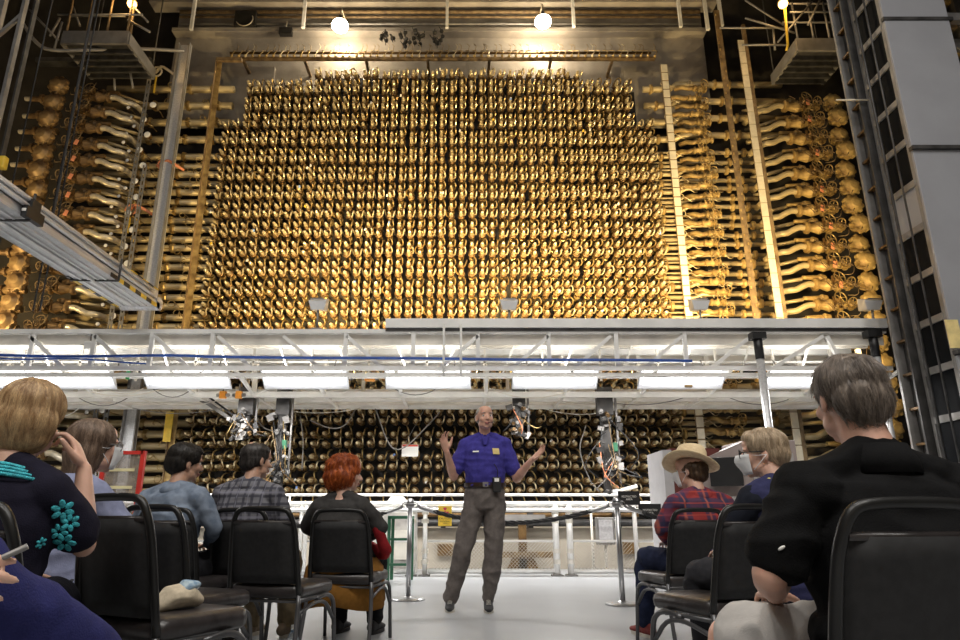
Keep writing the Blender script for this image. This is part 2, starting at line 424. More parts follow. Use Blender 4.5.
# column of small ochre valves on the bank beside the white marker strip
small = None
for j in range(2, 42):
    z = Z0 + j * SP; top = z > 8.6
    x = 4.98 + .12 * (j % 2)
    if small is None:
        small = thing('gate_valve', 'small ochre valve in the column between the two white marker strips', 'valve', (x, 12.42, z), 0, 'small valves beside the tube field')
        m = MB(); m.lathe((-.16, 0, 0), (1, 0, 0), [(0, .045), (.03, .075), (.05, .075), (.06, .05), (.12, .06), (.16, .085), (.22, .06), (.26, .045), (.27, .075), (.3, .075), (.32, .045)], 9)
        m.tube(smooth_path([(-.16, 0, 0), (-.28, .02, -.02), (-.36, .1, .05), (-.5, .2, .05)], 2), .05, 8); m.build('body', gold, small)
        m = MB(); m.cyl((0, 0, 0), (0, -.17, .03), .02, 6); m.build('stem', bronze, small)
        m = MB(); m.ring((0, -.18, .03), (0, 1, .1), .085, .011, 14, 5)
        for a in range(4): m.cyl((0, -.18, .03), (.085 * math.cos(a * math.pi / 2 + .4), -.18, .03 + .085 * math.sin(a * math.pi / 2 + .4)), .007, 4)
        m.build('handwheel', brass, small)
        first = True
    else:
        dup(small, (x, 12.42 + rnd.uniform(-.04, .04), z), rnd.uniform(-.15, .25))

# ------------------------------------------------------------ the big valves at both ends
brown_iron = mat('red_brown_iron', (.10, .055, .025), .5, .35, c2=(.30, .19, .08), scale=6, bump=.3, bscale=30)
def big_valve(label, group, s, tagm=True):
    """s=+1: stands at the high-x end, pipe coming in from -x"""
    V = thing('pressure_valve', label, 'valve', (0, 0, 0), 0, group)
    m = MB(); m.lathe((-.30 * s, 0, 0), (s, 0, 0), [(0, .06), (.02, .115), (.07, .115), (.08, .07), (.16, .085), (.26, .12), (.36, .09), (.42, .07), (.43, .12), (.47, .12), (.48, .075), (.6, .07), (.62, .1), (.66, .1), (.67, .06), (.72, .06)], 12)
    m.build('body', gold if s > 0 else brown_iron, V)
    # toothed round bonnet facing the hall
    m = MB(); n = 36; pr = []
    P = Vector((.62 * s, -.16 if s > 0 else -.32, .01)); ax = Vector((0.15 * s, -1, .05)).normalized(); u = ax.orthogonal().normalized(); v = ax.cross(u); vs = []; fs = []
    for d, rr, tooth in ((-.16, .10, 0), (-.05, .16, 0), (-.04, .195, 1), (.04, .195, 1), (.05, .15, 0), (.12, .09, 0), (.13, .04, 0)):
        for k in range(n):
            a = 2 * math.pi * k / n; q = rr * (1.0 if s > 0 else 1.12) * (1 - .15 * tooth * (1 if (k // 2) % 2 else 0)); vs.append(P + ax * d + (u * math.cos(a) + v * math.sin(a)) * q)
    for i in range(6):
        for k in range(n): fs.append((i * n + k, i * n + (k + 1) % n, (i + 1) * n + (k + 1) % n, (i + 1) * n + k))
    fs.append(tuple(6 * n + k for k in range(n))); m.add(vs, fs, 0); m.build('bonnet', gold if s > 0 else mat('brown_painted_bonnet', (.16, .09, .04), .5, .3, c2=(.36, .24, .11), scale=5), V)
    # yoke and handwheels
    m = MB(); m.cyl((.05 * s, 0, 0), (.05 * s, -.22, .05), .035, 8); m.bar((.0, -.12, -.09), (.0, -.12, .13), .03, .03); m.bar((.1 * s, -.12, -.09), (.1 * s, -.12, .13), .03, .03); m.build('yoke', bronze, V)
    for (x, z, r_, tz) in ((.05 * s, .06, .115, .2), (.24 * s, -.03, .09, -.5)):
        m = MB(); ax = Vector((.25 * s, -1, tz)); c = Vector((x, -.25, z)); m.ring(c, ax, r_, .011, 16, 5); U = ax.normalized().orthogonal().normalized(); W = ax.normalized().cross(U)
        for a in range(5): m.cyl(c, c + (U * math.cos(a * 1.257) + W * math.sin(a * 1.257)) * r_, .007, 4)
        m.cyl((x, -.05, z), c, .014, 6); m.build('handwheel', brass if s > 0 else rust, V)
    # bent wires
    m = MB()
    for k in range(11):
        a = Vector((rnd.uniform(-.35, .5) * s, -.2, rnd.uniform(-.12, .12))); b = a + Vector((rnd.uniform(-.2, .2), rnd.uniform(-.15, .05), rnd.uniform(-.2, .1)))
        m.tube(smooth_path([a, (a + b) / 2 + Vector((0, -.1, -.1)), b], 3), .007, 4)
    m.build('wiring', rust, V)['kind'] = 'stuff'
    if tagm:
        m = MB(); m.box((.02, -.30, -.1), (.07, .006, .12), (0, .25, .2)); m.build('tag', orange_tag, V)
    # elbow towards the field
    m = MB(); m.tube(smooth_path([(-.30 * s, 0, 0), (-.40 * s, -.02, 0), (-.52 * s, -.02, -.05), (-.62 * s, 0, -.10), (-.76 * s, .04, -.11), (-.84 * s, .20, -.11), (-.86 * s, .46, -.11)], 3), .055 if s > 0 else .06, 10)
    m.build('elbow', pipe_m if s > 0 else pale_pipe, V)
    MB().tube([(-.42 * s, .1, .14), (-.9 * s, .42, .14)], .035, 8).build('bypass_pipe', pipe_m, V); MB().lathe((-.02 * s, .05, .15), (-s, 0, 0), [(0, .05), (.1, .075), (.14, .05), (.42, .035)], 8).build('bypass_valve', gold if s > 0 else brown_iron, V)
    return V
vr = [big_valve('big ochre valve with toothed round bonnet, in the stack beside the dark tower', 'big valves beside the dark tower', 1, True)]
vr.append(None)
zv = 1.5; k = 0
while zv < 9.6:
    x = 7.10 + rnd.uniform(-.03, .03)
    if k == 0: vr[0].location = (x, 12.25, zv); vr[0].scale = (1.1, 1.1, 1.1)
    else:
        o = dup(vr[0], (x, 12.25 + rnd.uniform(-.03, .03), zv), rnd.uniform(-.12, .12))
        if rnd.random() < .2:
            for c in o.children:
                if c.name.startswith('tag'): bpy.data.objects.remove(c); break
    zv += .405; k += 1
vl = big_valve('big brown valve with round bonnet, in the stack over the aluminium beam', 'big valves over and behind the aluminium beam', -1, True)
zv = 1.5; k = 0
while zv < 9.4:
    x = -7.95 + rnd.uniform(-.04, .04)
    if k == 0: vl.location = (x, 12.2, zv)
    else:
        o = dup(vl, (x, 12.2 + rnd.uniform(-.03, .03), zv), rnd.uniform(-.12, .12))
        if rnd.random() < .4:
            for c in o.children:
                if c.name.startswith('tag'): bpy.data.objects.remove(c); break
    zv += .395; k += 1
# tails behind the left valves: a pipe stub with flanges
zv = 1.5; proto = None
while zv < 9.4:
    if proto is None:
        proto = thing('pipe_stub', 'short flanged brown pipe stub reaching out beyond the round bonnets', 'pipe', (-8.95, 12.3, zv), 0, 'flanged pipe stubs at the dark end')
        m = MB(); m.lathe((.3, 0, 0), (-1, 0, 0), [(0, .07), (.1, .07), (.11, .11), (.17, .11), (.18, .08), (.3, .1), (.42, .07), (.43, .11), (.48, .11), (.49, .06), (.7, .055)], 10); m.build('body', brown_iron, proto)
        m = MB(); m.lathe((-.4, 0, 0), (-1, 0, 0), [(0, .05), (.12, .05)], 8); m.build('sleeve', pale_pipe, proto)
    else: dup(proto, (-8.95, 12.3, zv), rnd.uniform(-.1, .1))
    zv += .395
# pairs of pale gauge heads between the brown valves and the grey channel
proto = None
for k, zv in enumerate(np.arange(1.6, 9.5, .36)):
    if proto is None:
        proto = thing('gauge', 'small white capped gauge on the perforated steel straps', 'gauge', (-6.78, 12.3, zv), 0, 'white capped gauges')
        MB().lathe((0, 0, 0), (0, -1, 0), [(0, .035), (.1, .035), (.11, .075), (.16, .075)], 10).build('case', bronze, proto)
        MB().lathe((0, -.16, 0), (0, -1, 0), [(0, .07), (.01, .065), (.02, .04)], 10).build('dial', white_tag, proto)
        MB().tube([(.0, -.05, 0), (.1, 0, -.05), (.12, .2, -.06)], .012, 5).build('feed', brass, proto)
    else:
        dup(proto, (-6.78 + .12 * (k % 2), 12.3, zv), rnd.uniform(-.2, .2))
for k, zv in enumerate(np.arange(1.6, 9.3, .21)):
    if k == 0: p2 = dup(proto, (-7.12, 12.35, zv), .1, 'tiny white capped fitting beside the perforated steel straps', 'tiny capped fittings', (.6, .6, .6))
    else: dup(p2, (-7.12 + .1 * math.sin(k * 1.7), 12.35, zv + rnd.uniform(-.03, .03)), rnd.uniform(-.3, .3), scale=(.55, .55, .55))

# ------------------------------------------------------------ upright strips in front of the banks
def upright(label, name, px1, py1, px0, py0, Y, wd, dp, m, cat='strip', z0=None):
    A = at(px0, py0, Y); B = at(px1, py1, Y); x = (A.x + B.x) / 2
    T = thing(name, label, cat, (x, Y, z0 if z0 is not None else 0.62))
    return T, (B.z - T.location.z)
T, h = upright('broad grey steel channel standing in front of the horizontal pipes', 'steel_channel', 187, 45, 148, 300, 12.15, .22, .1, alum, 'column')
MB().cbox((-.13, 0, 0), (.13, .02, h)).build('web', alum, T); MB().cbox((-.13, -.1, 0), (-.11, 0, h)).build('flange', mid_steel, T); MB().cbox((.11, -.1, 0), (.13, 0, h)).build('flange', mid_steel, T)
m = MB()
for k in range(26):
    for s in (-1, 1): m.lathe((.08 * s, 0, .3 + k * h / 27), (0, -1, 0), [(0, .014), (.012, .014)], 6)
o = m.build('rivet_heads', alum, T); o['kind'] = 'stuff'
T, h = upright('thin ochre angle iron between the grey channel and the tube field', 'angle_iron', 223, 62, 183, 318, 12.3, .12, .1, gold)
MB().cbox((-.06, 0, 0), (.06, .012, h)).build('flange', gold, T); MB().cbox((-.06, -.07, 0), (-.048, 0, h)).build('web', rust, T)
MB().cbox((-.06, -.06, h), (.5, .02, h + .08)).build('cross_arm', rust, T)
for dx in (0, .2):
    T, h = upright('perforated steel strap beside the white capped gauges, ' + ('closer to the valves' if dx == 0 else 'closer to the grey channel'), 'slotted_strap', 153, 58, 113, 300, 12.1, .05, .02, mid_steel)
    T.location.x += dx
    if dx: h -= 2.6
    for s in (-1, 1): MB().cbox((.03 * s - .012, 0, 0), (.03 * s + .012, .02, h)).build('rail', mid_steel, T)
    for k in range(int(h / .16)): MB().cbox((-.03, 0.002, k * .16), (.03, .018, k * .16 + .07)).build('rung', mid_steel, T)
T, h = upright('rusty upright strap in front of the small ochre valves', 'rusty_strap', 716, 10, 757, 318, 12.1, .1, .02, rust)
MB().cbox((-.06, 0, 0), (.06, .02, h)).build('strap', rust, T)
m = MB()
for k in range(60): m.box((rnd.choice((-.03, .03)), -.006, k * h / 60 + .05), (.03, .012, .05))
o = m.build('clips', gold, T); o['kind'] = 'stuff'
# white marker strips made of separate plates
tape = mat('warm_white_plate', (.66, .60, .47), .45, var=.08)
T, h = upright('white segmented marker strip at the edge of the tube field', 'marker_strip', 665, 64, 688, 318, 12.2, .12, .02, tape)
MB().cbox((-.075, .006, 0), (.075, .03, h)).build('backing', rust, T)
n = int(h / SP)
for k in range(n): MB().cbox((-.065, -.008, h - (k + 1) * SP + .015), (.065, .006, h - k * SP - .015)).build('plate', tape, T)
T, h = upright('long white marker strip with a rusty edge beside the S-shaped elbows', 'marker_strip', 741, 40, 779, 318, 12.05, .12, .02, tape)
MB().cbox((.07, -.02, 0), (.14, .05, h + .4)).build('edge_angle', rust, T)
n = int(h / .3)
for k in range(n): MB().cbox((-.06, -.01, h - (k + 1) * .3 + .008), (.07, .006, h - k * .3 - .008)).build('plate', tape, T)
MB().cbox((-.06, .006, 0), (.07, .03, h)).build('backing', rust, T)
# yellow and orange valve bits on the left bank
for px, py in ((171, 168), (140, 212), (165, 75)):
    c = at(px, py, 12.35); T = thing('tee_fitting', {171: 'orange bent fitting tied around the grey channel', 140: 'orange coil and yellow tag hanging over the beam end', 165: 'pale wing valve high beside the grey channel'}[px], 'fitting', c)
    m = MB(); m.tube(smooth_path([(-.3, 0, .05), (-.15, -.1, .0), (0, -.2, .06), (.15, -.2, -.02), (.3, -.05, -.08)], 3), .03, 6); m.ring((-.12, -.12, 0), (0, 1, .2), .1, .02, 12, 5); m.build('pipe', orange_tag if px != 165 else pale_pipe, T)
    MB().cbox((-.16, -.08, -.5), (-.13, -.06, -.1)).build('tag', yellow_m, T)

# upper corner platforms
def corner_platform(label, pxa, pxb, py, Y, s):
    A = at(pxa, py, Y); B = at(pxb, py, Y); x0, x1, z = A.x, B.x, A.z
    T = thing('service_platform', label, 'platform', ((x0 + x1) / 2, Y, z)); hw = (x1 - x0) / 2
    MB().cbox((-hw, 0, 0), (hw, 1.1, .04)).build('deck', dark_steel, T)
    MB().cbox((-hw, -.03, -.05), (hw, .03, .24)).build('fascia', mid_steel, T)
    MB().cbox((-hw - .03, 0, -.05), (-hw + .03, 1.1, .2)).build('side_beam', mid_steel, T); MB().cbox((hw - .03, 0, -.05), (hw + .03, 1.1, .2)).build('side_beam', mid_steel, T)
    for k in range(5): MB().cbox((-hw, .2 + k * .19, -.1), (hw, .25 + k * .19, 0)).build('joist', dark_steel, T)
    for k in range(4):
        x = -hw + .05 + k * (2 * hw - .1) / 3; MB().cyl((x, 0, .2), (x, 0, 1.15), .022, 6).build('post', rust if s < 0 else mid_steel, T)
    for zz in (.65, 1.12): MB().cyl((-hw - .2, 0, zz), (hw + .2, 0, zz), .022, 6).build('rail', mid_steel, T)
    for x in (-hw, hw): MB().cyl((x, 1.0, .1), (x, 1.0, 14.2 - z), .015, 6).build('hanger_rod', dark_steel, T)
    return T
corner_platform('dark steel platform with railing high over the brown valves', 62, 128, 42, 10.9, -1)
corner_platform('dark steel platform with railing high beside the tower', 797, 850, 49, 11.3, 1)
# struts and rails by the corner platforms
T = thing('steel_bracing', 'thin steel rails and braces around the platform by the tower', 'bracing', (0, 0, 0))
for (a, b, Y) in (((720, 28), (786, 28), 11.6), ((745, 18), (795, 33), 11.4), ((742, 45), (788, 45), 11.4), ((745, 0), (788, 28), 11.6), ((773, 28), (775, 50), 11.5), ((778, 42), (812, 2), 11.2), ((790, 12), (835, 12), 11.2), ((808, 25), (820, 0), 11.2)):
    MB().cyl(at(*a, Y), at(*b, Y), .022, 6).build('strut', mid_steel, T)
T = thing('steel_bracing', 'thin steel rails and curved handrail under the platform over the brown valves', 'bracing', (0, 0, 0))
for (a, b, Y) in (((50, 36), (60, 18), 11.2), ((54, 50), (62, 22), 11.0), ((30, 10), (58, 40), 11.2), ((70, 16), (125, 16), 11.2), ((128, 20), (150, 32), 11.0), ((132, 5), (148, 22), 11.0), ((128, 60), (133, 88), 11.8), ((113, 60), (115, 90), 11.9), ((72, 4), (80, 26), 11.2)):
    MB().cyl(at(*a, Y), at(*b, Y), .024, 6).build('strut', mid_steel, T)
MB().tube(smooth_path([at(22, 22, 10.6), at(36, 42, 10.7), at(52, 50, 10.8), at(90, 50, 11), at(140, 49, 11.4), at(184, 51, 11.8)], 4), .035, 8).build('handrail', mid_steel, T)
MB().cbox((at(35, 60, 11.9).x, 11.9, at(100, 61, 11.9).z), (at(150, 60, 11.9).x, 12.1, at(100, 57, 11.9).z)).build('crossbeam', dark_steel, T)
amber = mat('amber_lamp_glass', (1, .7, .2), .3, emit=(1, .55, .12), estr=9)
for px, py, lab in ((132, 4, 'small amber lamp on the platform over the brown valves'), (783, 4, 'small amber lamp beside the platform by the tower')):
    c = at(px, py, 11.0); T = thing('work_lamp', lab, 'lamp', c)
    MB().ball((0, 0, 0), .09, 12, 8).build('bulb', amber, T); MB().lathe((0, 0, .05), (0, 0, 1), [(0, .1), (.06, .08), (.1, .03)], 10).build('cap', dark_steel, T)
    MB().tube([(0, 0, .1), (.05, 0, .25), (.02, .1, -.9), (0, .15, -1.0)], .025, 6).build('bracket', yellow_m if px > 500 else rust, T)
    l = bpy.data.lights.new('lamp_light', 'POINT'); l.energy = 22; l.color = (1, .62, .25); l.shadow_soft_size = .1
    o = bpy.data.objects.new('lamp_light', l); o.location = (c.x, c.y - .2, c.z - .05); col.objects.link(o)

def of_kind(name, grp=None): return [o for o in col.objects if o.name.split('.')[0] == name and o.parent is None and (grp is None or o.get('group') == grp)]
label_stack(of_kind('pressure_valve', 'big valves beside the dark tower'), 'big ochre toothed valve near the dark tower')
label_stack(of_kind('pressure_valve', 'big valves over and behind the aluminium beam'), 'big brown round-bonneted valve near the aluminium beam')
label_stack(of_kind('gate_valve'), 'small ochre valve between the white marker strips')
label_stack(of_kind('pipe_stub'), 'flanged brown pipe stub outside the round bonnets')
label_stack(of_kind('gauge', 'white capped gauges'), 'small white capped gauge by the slotted straps')
label_stack(of_kind('gauge', 'tiny capped fittings'), 'tiny white capped fitting by the slotted straps')
# ------------------------------------------------------------ the charging work platform
PF, PB = 9.5, 11.75            # front and back
zt = at(480, 329, PF).z        # top of the front chord
zb = at(480, 368, PF).z        # underside of the front truss
zk = at(480, 409, PB).z        # underside of the rear girder
PXL, PXR = -9.2, at(886, 330, PF).x
plat = thing('work_platform', 'long white steel work platform hanging in front of the tube field', 'platform', (0, 0, 0))
MB().cbox((PXL, PF, zt - .06), (PXR, PF + .10, zt)).build('top_chord', white_paint, plat)
MB().cbox((PXL, PF + .10, zt - .22), (PXR, PF + .13, zt - .05)).build('fascia', cream_paint, plat)
zz = at(480, 319.5, PF).z; xq = at(386, 320, PF).x
MB().cbox((xq, PF - .06, zt + .01), (PXR, PF + .08, zz)).build('kick_board', white_paint, plat)
MB().cbox((xq, PF - .02, zt - .035), (PXR, PF - .0, zt + .01)).build('dark_gap_rail', dark_steel, plat)  # dark bar along the joint below the kick board
MB().cbox((PXL, PF + .1, zt - .05), (PXR, PB, zt - .01)).build('deck', cream_paint, plat)
for k, y in enumerate((10.0, 10.45, 10.9, 11.35)):
    MB().cbox((PXL, y, zt - .16), (PXR, y + .07, zt - .05)).build('deck_joist', (cream_paint, white_paint)[k % 2], plat)
MB().cbox((PXL, PF, zb - .03), (PXR, PF + .06, zb + .03)).build('lower_chord', white_paint, plat)
MB().cbox((PXL, PF + .05, zb - .11), (PXR, PF + .13, zb - .06)).build('lamp_rail', white_paint, plat)
# front truss posts and diagonals (leaning towards the middle of the hall as in the photo)
def fp(px): return at(px, 348, PF).x
for px in (30, 92, 150, 211, 345, 413, 478, 549, 617, 686): MB().cbox((fp(px) - .03, PF + .01, zb), (fp(px) + .03, PF + .06, zt - .05)).build('truss_post', white_paint, plat)
for a, b in ((26, 60), (92, 124), (152, 184), (216, 246), (282, 314), (346, 376)):
    MB().bar((fp(a), PF + .04, zt - .1), (fp(b) + .1, PF + .04, zb), .05, .06, up=(0, 1, 0)).build('truss_diagonal', white_paint, plat)
for a, b in ((478, 446), (549, 519), (612, 580), (684, 650), (754, 716), (826, 778)):
    MB().bar((fp(a), PF + .04, zt - .1), (fp(b) - .1, PF + .04, zb), .05, .06, up=(0, 1, 0)).build('truss_diagonal', white_paint, plat)
MB().bar((fp(830), PF + .04, zt - .1), (fp(842), PF + .04, zb), .05, .06, up=(0, 1, 0)).build('truss_diagonal', white_paint, plat)
for k, px in enumerate(range(-10, 880, 31)):
    if k % 2: MB().bar((fp(px), PF + .5, zt - .12), (fp(px + (14 if px < 430 else -14)), PF + .5, zb - .02), .028, .03, up=(0, 1, 0)).build('inner_brace', white_paint, plat)
    else: MB().cbox((fp(px) - .016, PF + .75, zb - .04), (fp(px) + .016, PF + .78, zt - .12)).build('inner_post', cream_paint, plat)
MB().cbox((PXL, PF + .5, zb - .05), (PXR, PF + .54, zb - .01)).build('inner_chord', white_paint, plat)
MB().cbox((PXL, PF + .75, zb + .25), (PXR, PF + .78, zb + .28)).build('inner_chord', white_paint, plat)
# hangers, girders underneath
ym, zm = 10.5, at(480, 394, 10.5).z
MB().cbox((PXL, ym, zm - .05), (PXR, ym + .1, zm + .04)).build('middle_girder', white_paint, plat)
MB().cbox((PXL, ym + .55, zm - .02), (PXR, ym + .62, zm + .05)).build('middle_girder', white_paint, plat)
MB().cbox((PXL, PB - .05, zk), (PXR, PB + .05, zk + .06)).build('rear_girder', white_paint, plat)
MB().cbox((PXL, PB - .3, zk + .06), (PXR, PB - .02, zk + .09)).build('rear_ledge', cream_paint, plat)
MB().cbox((PXL, PB, zk + .30), (PXR, PB + .04, zk + .36)).build('rear_rail', white_paint, plat)
for px in (22, 110, 205, 262, 330, 404, 485, 560, 634, 700, 790, 850):
    x = at(px, 400, 11).x
    MB().cbox((x - .035, ym + .02, zm), (x + .035, ym + .08, zt - .05)).build('hanger', cream_paint, plat)
    MB().bar((x, ym + .05, zm + .0), (x, PB, zk + .03), .05, .05).build('cross_member', white_paint, plat)
    MB().cbox((x + .4, PB - .03, zk), (x + .46, PB + .03, zt - .05)).build('hanger', cream_paint, plat)
    MB().bar((x, PF + .05, zb), (x, ym + .05, zm), .05, .04).build('cross_member', white_paint, plat)
# slack details on the truss: clamps, junction boxes, small coloured fittings
for px, py, Y, c, s in ((345, 378, 10.2, 'rust', (.16, .1, .1)), (370, 378, 10.2, 'orange', (.16, .1, .1)), (223, 395, 10.4, 'orange', (.1, .08, .12)), (239, 395, 10.4, 'orange', (.1, .08, .12)), (128, 375, 9.9, 'green', (.05, .05, .14)), (117, 374, 10.3, 'box', (.16, .1, .14)), (90, 345, 9.6, 'plate', (.18, .02, .12)), (139, 376, 10.3, 'rust', (.12, .1, .08)), (688, 386, 10, 'rust', (.12, .08, .05))):
    mm = {'rust': rust, 'orange': mat('orange_enamel', (.85, .33, .04), .4), 'green': mat('green_enamel', (.05, .35, .12), .4), 'box': bronze, 'plate': white_paint}[c]
    lab = {'rust': 'rusty brown coupling between the strip lights on the platform', 'orange': 'orange enamel coupling beside the strip lights', 'green': 'small green fitting at the end of a strip light', 'box': 'brown open box near the end strip light', 'plate': 'small white plate on the front truss'}[c] + {345: ', next to an orange one', 370: ', biggest of the three', 223: ', first of a close pair', 239: ', second of a close pair', 139: ' under the diagonal', 688: ' at a wire bundle'}.get(px, '')
    p = at(px, py, Y); T = thing('coupling', lab, 'fitting', p)
    MB().box((0, 0, 0), s).build('housing', mm, T, bevel=.012); MB().cyl((-s[0] / 2 - .05, 0, 0), (s[0] / 2 + .05, 0, 0), min(s) * .35, 8).build('pipe', mid_steel, T)
    MB().cyl((0, 0, s[2] / 2), (0, 0, s[2] / 2 + .12), .012, 6).build('stem', mid_steel, T)
# blue hose
blue = mat('blue_hose', (.03, .10, .42), .4)
P = [at(px, 355 + 6 * (px / 705) + 1.0 * math.sin(px / 37) * (1 if px < 200 else .25), PF - .06) for px in range(-10, 708, 18)]
tag(MB().tube(P, .021, 6).build('hose', blue), 'long blue hose tied along the front of the white platform', 'hose')
P = [at(px, 357.5 + 5 * (px / 150) + 1.2 * math.sin(px / 21 + 1), PF - .09) for px in range(-10, 150, 12)]
tag(MB().tube(P, .012, 6).build('hose', blue), 'short dark blue cable sagging beside the long blue hose', 'cable')
# fluorescent strip lights
tube_lit = mat('lit_fluorescent_tube', (1, 1, 1), .4, emit=(1, .98, .95), estr=2.2)
refl = mat('white_enamel_reflector', (.86, .88, .92), .35, var=.02)
spots = [(-40, 26), (32, 110), (148, 226), (265, 346), (386, 470), (514, 596), (640, 723), (768, 850)]
names = ['behind the blonde woman, cut off by the photo edge', 'above the blonde woman', 'above the man in the denim shirt', 'above the plaid grey shirt and the red hair', 'above the speaker', 'between the speaker and the straw hat', 'above the straw hat', 'behind the big grey-haired head']
first = None
for (a, b), nm in zip(spots, names):
    yl = 9.85; x0, x1 = at(a, 377, yl).x, at(b, 377, yl).x; z = at(480, 377, yl).z; c = (x0 + x1) / 2
    if first is None:
        T = first = thing('strip_light', 'lit fluorescent strip light ' + nm, 'lamp', (c, yl, z), 0, 'strip lights under the platform')
        h = .60; T.rotation_euler = (R(-38), 0, 0)
        m = MB(); m.add([(-h, -.1, .11), (h, -.1, .11), (h, .1, .11), (-h, .1, .11), (-h - .05, -.22, -.03), (h + .05, -.22, -.03), (h + .05, .22, -.03), (-h - .05, .22, -.03), (-h - .03, -.20, -.03), (h + .03, -.20, -.03), (h + .03, .20, -.03), (-h - .03, .20, -.03), (-h, -.08, .06), (h, -.08, .06), (h, .08, .06), (-h, .08, .06)],
              [(0, 1, 2, 3), (4, 5, 1, 0), (5, 6, 2, 1), (6, 7, 3, 2), (7, 4, 0, 3), (4, 8, 9, 5), (5, 9, 10, 6), (6, 10, 11, 7), (7, 11, 8, 4), (8, 12, 13, 9), (9, 13, 14, 10), (10, 14, 15, 11), (11, 15, 12, 8), (15, 14, 13, 12)])
        m.build('reflector', refl, T)
        for s in (-.10, 0, .10): MB().cyl((-h + .02, s, -.015), (h - .02, s, -.015), .028, 10).build('tube', tube_lit, T)
        for s in (-.4, .4): MB().cyl((s, 0, .1), (s, 0, .4), .01, 6).build('hanger_rod', mid_steel, T)
    else: T = dup(first, (c, yl, z), label='lit fluorescent strip light ' + nm)
    area('added_uplight', (c, yl + .05, z + .2), (R(180), 0, 0), 1.1, .1, 6, (1, .98, .95), 170)  # added upward fill that whitens the deck and truss above the fixtures
    area('strip_glow', (c, yl - .1, z - .16), (R(0), 0, 0), 1.15, .3, 56, (1, .98, .95), 170)
# floodlights on the platform edge aimed at the field
fl_m = mat('white_floodlight_shell', (.80, .80, .80), .4, var=.03)
lens = mat('lit_floodlight_lens', (1, .9, .7), .3, emit=(1, .78, .45), estr=12)
first = None
for px, nm in ((318, 'by the white channel of the platform above the red-haired visitor'), (509, 'in the middle of the platform above the speaker'), (700, 'on the platform above the straw hat'), (872, 'at the tower end of the platform'), (-180, 'added out of view at the far end of the platform')):  # the last one is unseen, added to light the brown valves
    p = at(px, 311, PF + .05); z = zt
    if first is None:
        T = first = thing('floodlight', 'white box floodlight ' + nm, 'lamp', (p.x, PF + .05, z), 0, 'floodlights on the platform edge')
        H = .30
        m = MB(); a, b, dz0, dz1 = .135, .11, H - .0, H + .17
        m.add([(-.10, -.05, dz0), (.10, -.05, dz0), (.11, .16, dz0 + .04), (-.11, .16, dz0 + .04), (-.14, -.09, dz1 - .03), (.14, -.09, dz1 - .03), (.14, .1, dz1 + .05), (-.14, .1, dz1 + .05)], [(3, 2, 1, 0), (4, 5, 6, 7), (0, 1, 5, 4), (1, 2, 6, 5), (2, 3, 7, 6), (3, 0, 4, 7)])
        m.build('shell', fl_m, T, bevel=.012)
        MB().add([(-.1, .165, dz0 + .06), (.1, .165, dz0 + .06), (.12, .115, dz1 + .03), (-.12, .115, dz1 + .03)], [(0, 1, 2, 3)]).build('lens', lens, T)
        MB().cyl((0, 0, .02), (0, 0, H + .02), .018, 8).build('stem', mid_steel, T)
        MB().box((0, 0, .012), (.16, .08, .024)).build('foot', mid_steel, T)
        MB().box((0, -.1, dz1 - .01), (.2, .012, .02)).build('vent', mid_steel, T)
    else: T = dup(first, (p.x, PF + .05, z), label='white box floodlight ' + nm)
    area('flood_glow', (p.x, PF + .27, z + .42), (R(90 + 22), 0, 0), .22, .15, 110 if px < 0 else (110 if px > 800 else 230), (1.0, .72, .32), 150)
# grey masts holding the platform
for px0, py0, px1, py1, Y, nm in ((757, 335, 770, 432, 9.25, 'beside the straw hat'), (872, 333, 888, 432, 9.25, 'half hidden behind the big grey-haired head')):
    A = at(px0, py0, Y); T = thing('lift_mast', 'grey tubular mast with black top ' + nm, 'column', (A.x, Y, 0))
    MB().cyl((0, 0, .03), (0, 0, A.z - .3), .055, 12).build('pole', alum, T); MB().cyl((0, 0, A.z - .36), (0, 0, A.z), .062, 12).build('sleeve', black_m, T)
    MB().box((0, 0, A.z - .02), (.2, .16, .1)).build('head', black_m, T); MB().box((0, 0, .015), (.3, .3, .03)).build('foot_plate', mid_steel, T)
# slim standing rails in front of the deck near the middle
T = thing('rail_bracket', 'pair of slim white uprights fixed to the platform above the speaker', 'bracket', (0, 0, 0))
for px in (444, 461): A = at(px, 324, PF - .1); B = at(px - 1, 376, PF - .1); MB().cyl((A.x, PF - .1, B.z), (A.x, PF - .1, A.z), .018, 6).build('upright', white_paint, T)
# wires looping along the truss
T = thing('cable_bundle', 'thin grey and white wires drooping under the platform edge', 'cable', (0, 0, 0))
for k in range(26):
    px = rnd.uniform(0, 740); d = rnd.uniform(30, 110); s = rnd.uniform(3, 12); y0 = rnd.choice((347, 366, 388, 398, 408)); Y = {347: 9.9, 366: 9.6, 388: 10.4, 398: 11, 408: 11.6}[y0]
    P = [at(px + d * t, y0 + s * 4 * t * (1 - t), Y) for t in np.linspace(0, 1, 9)]
    MB().tube(P, .009, 4).build('wire', rnd.choice((mid_steel, cream_paint, white_paint)), T)

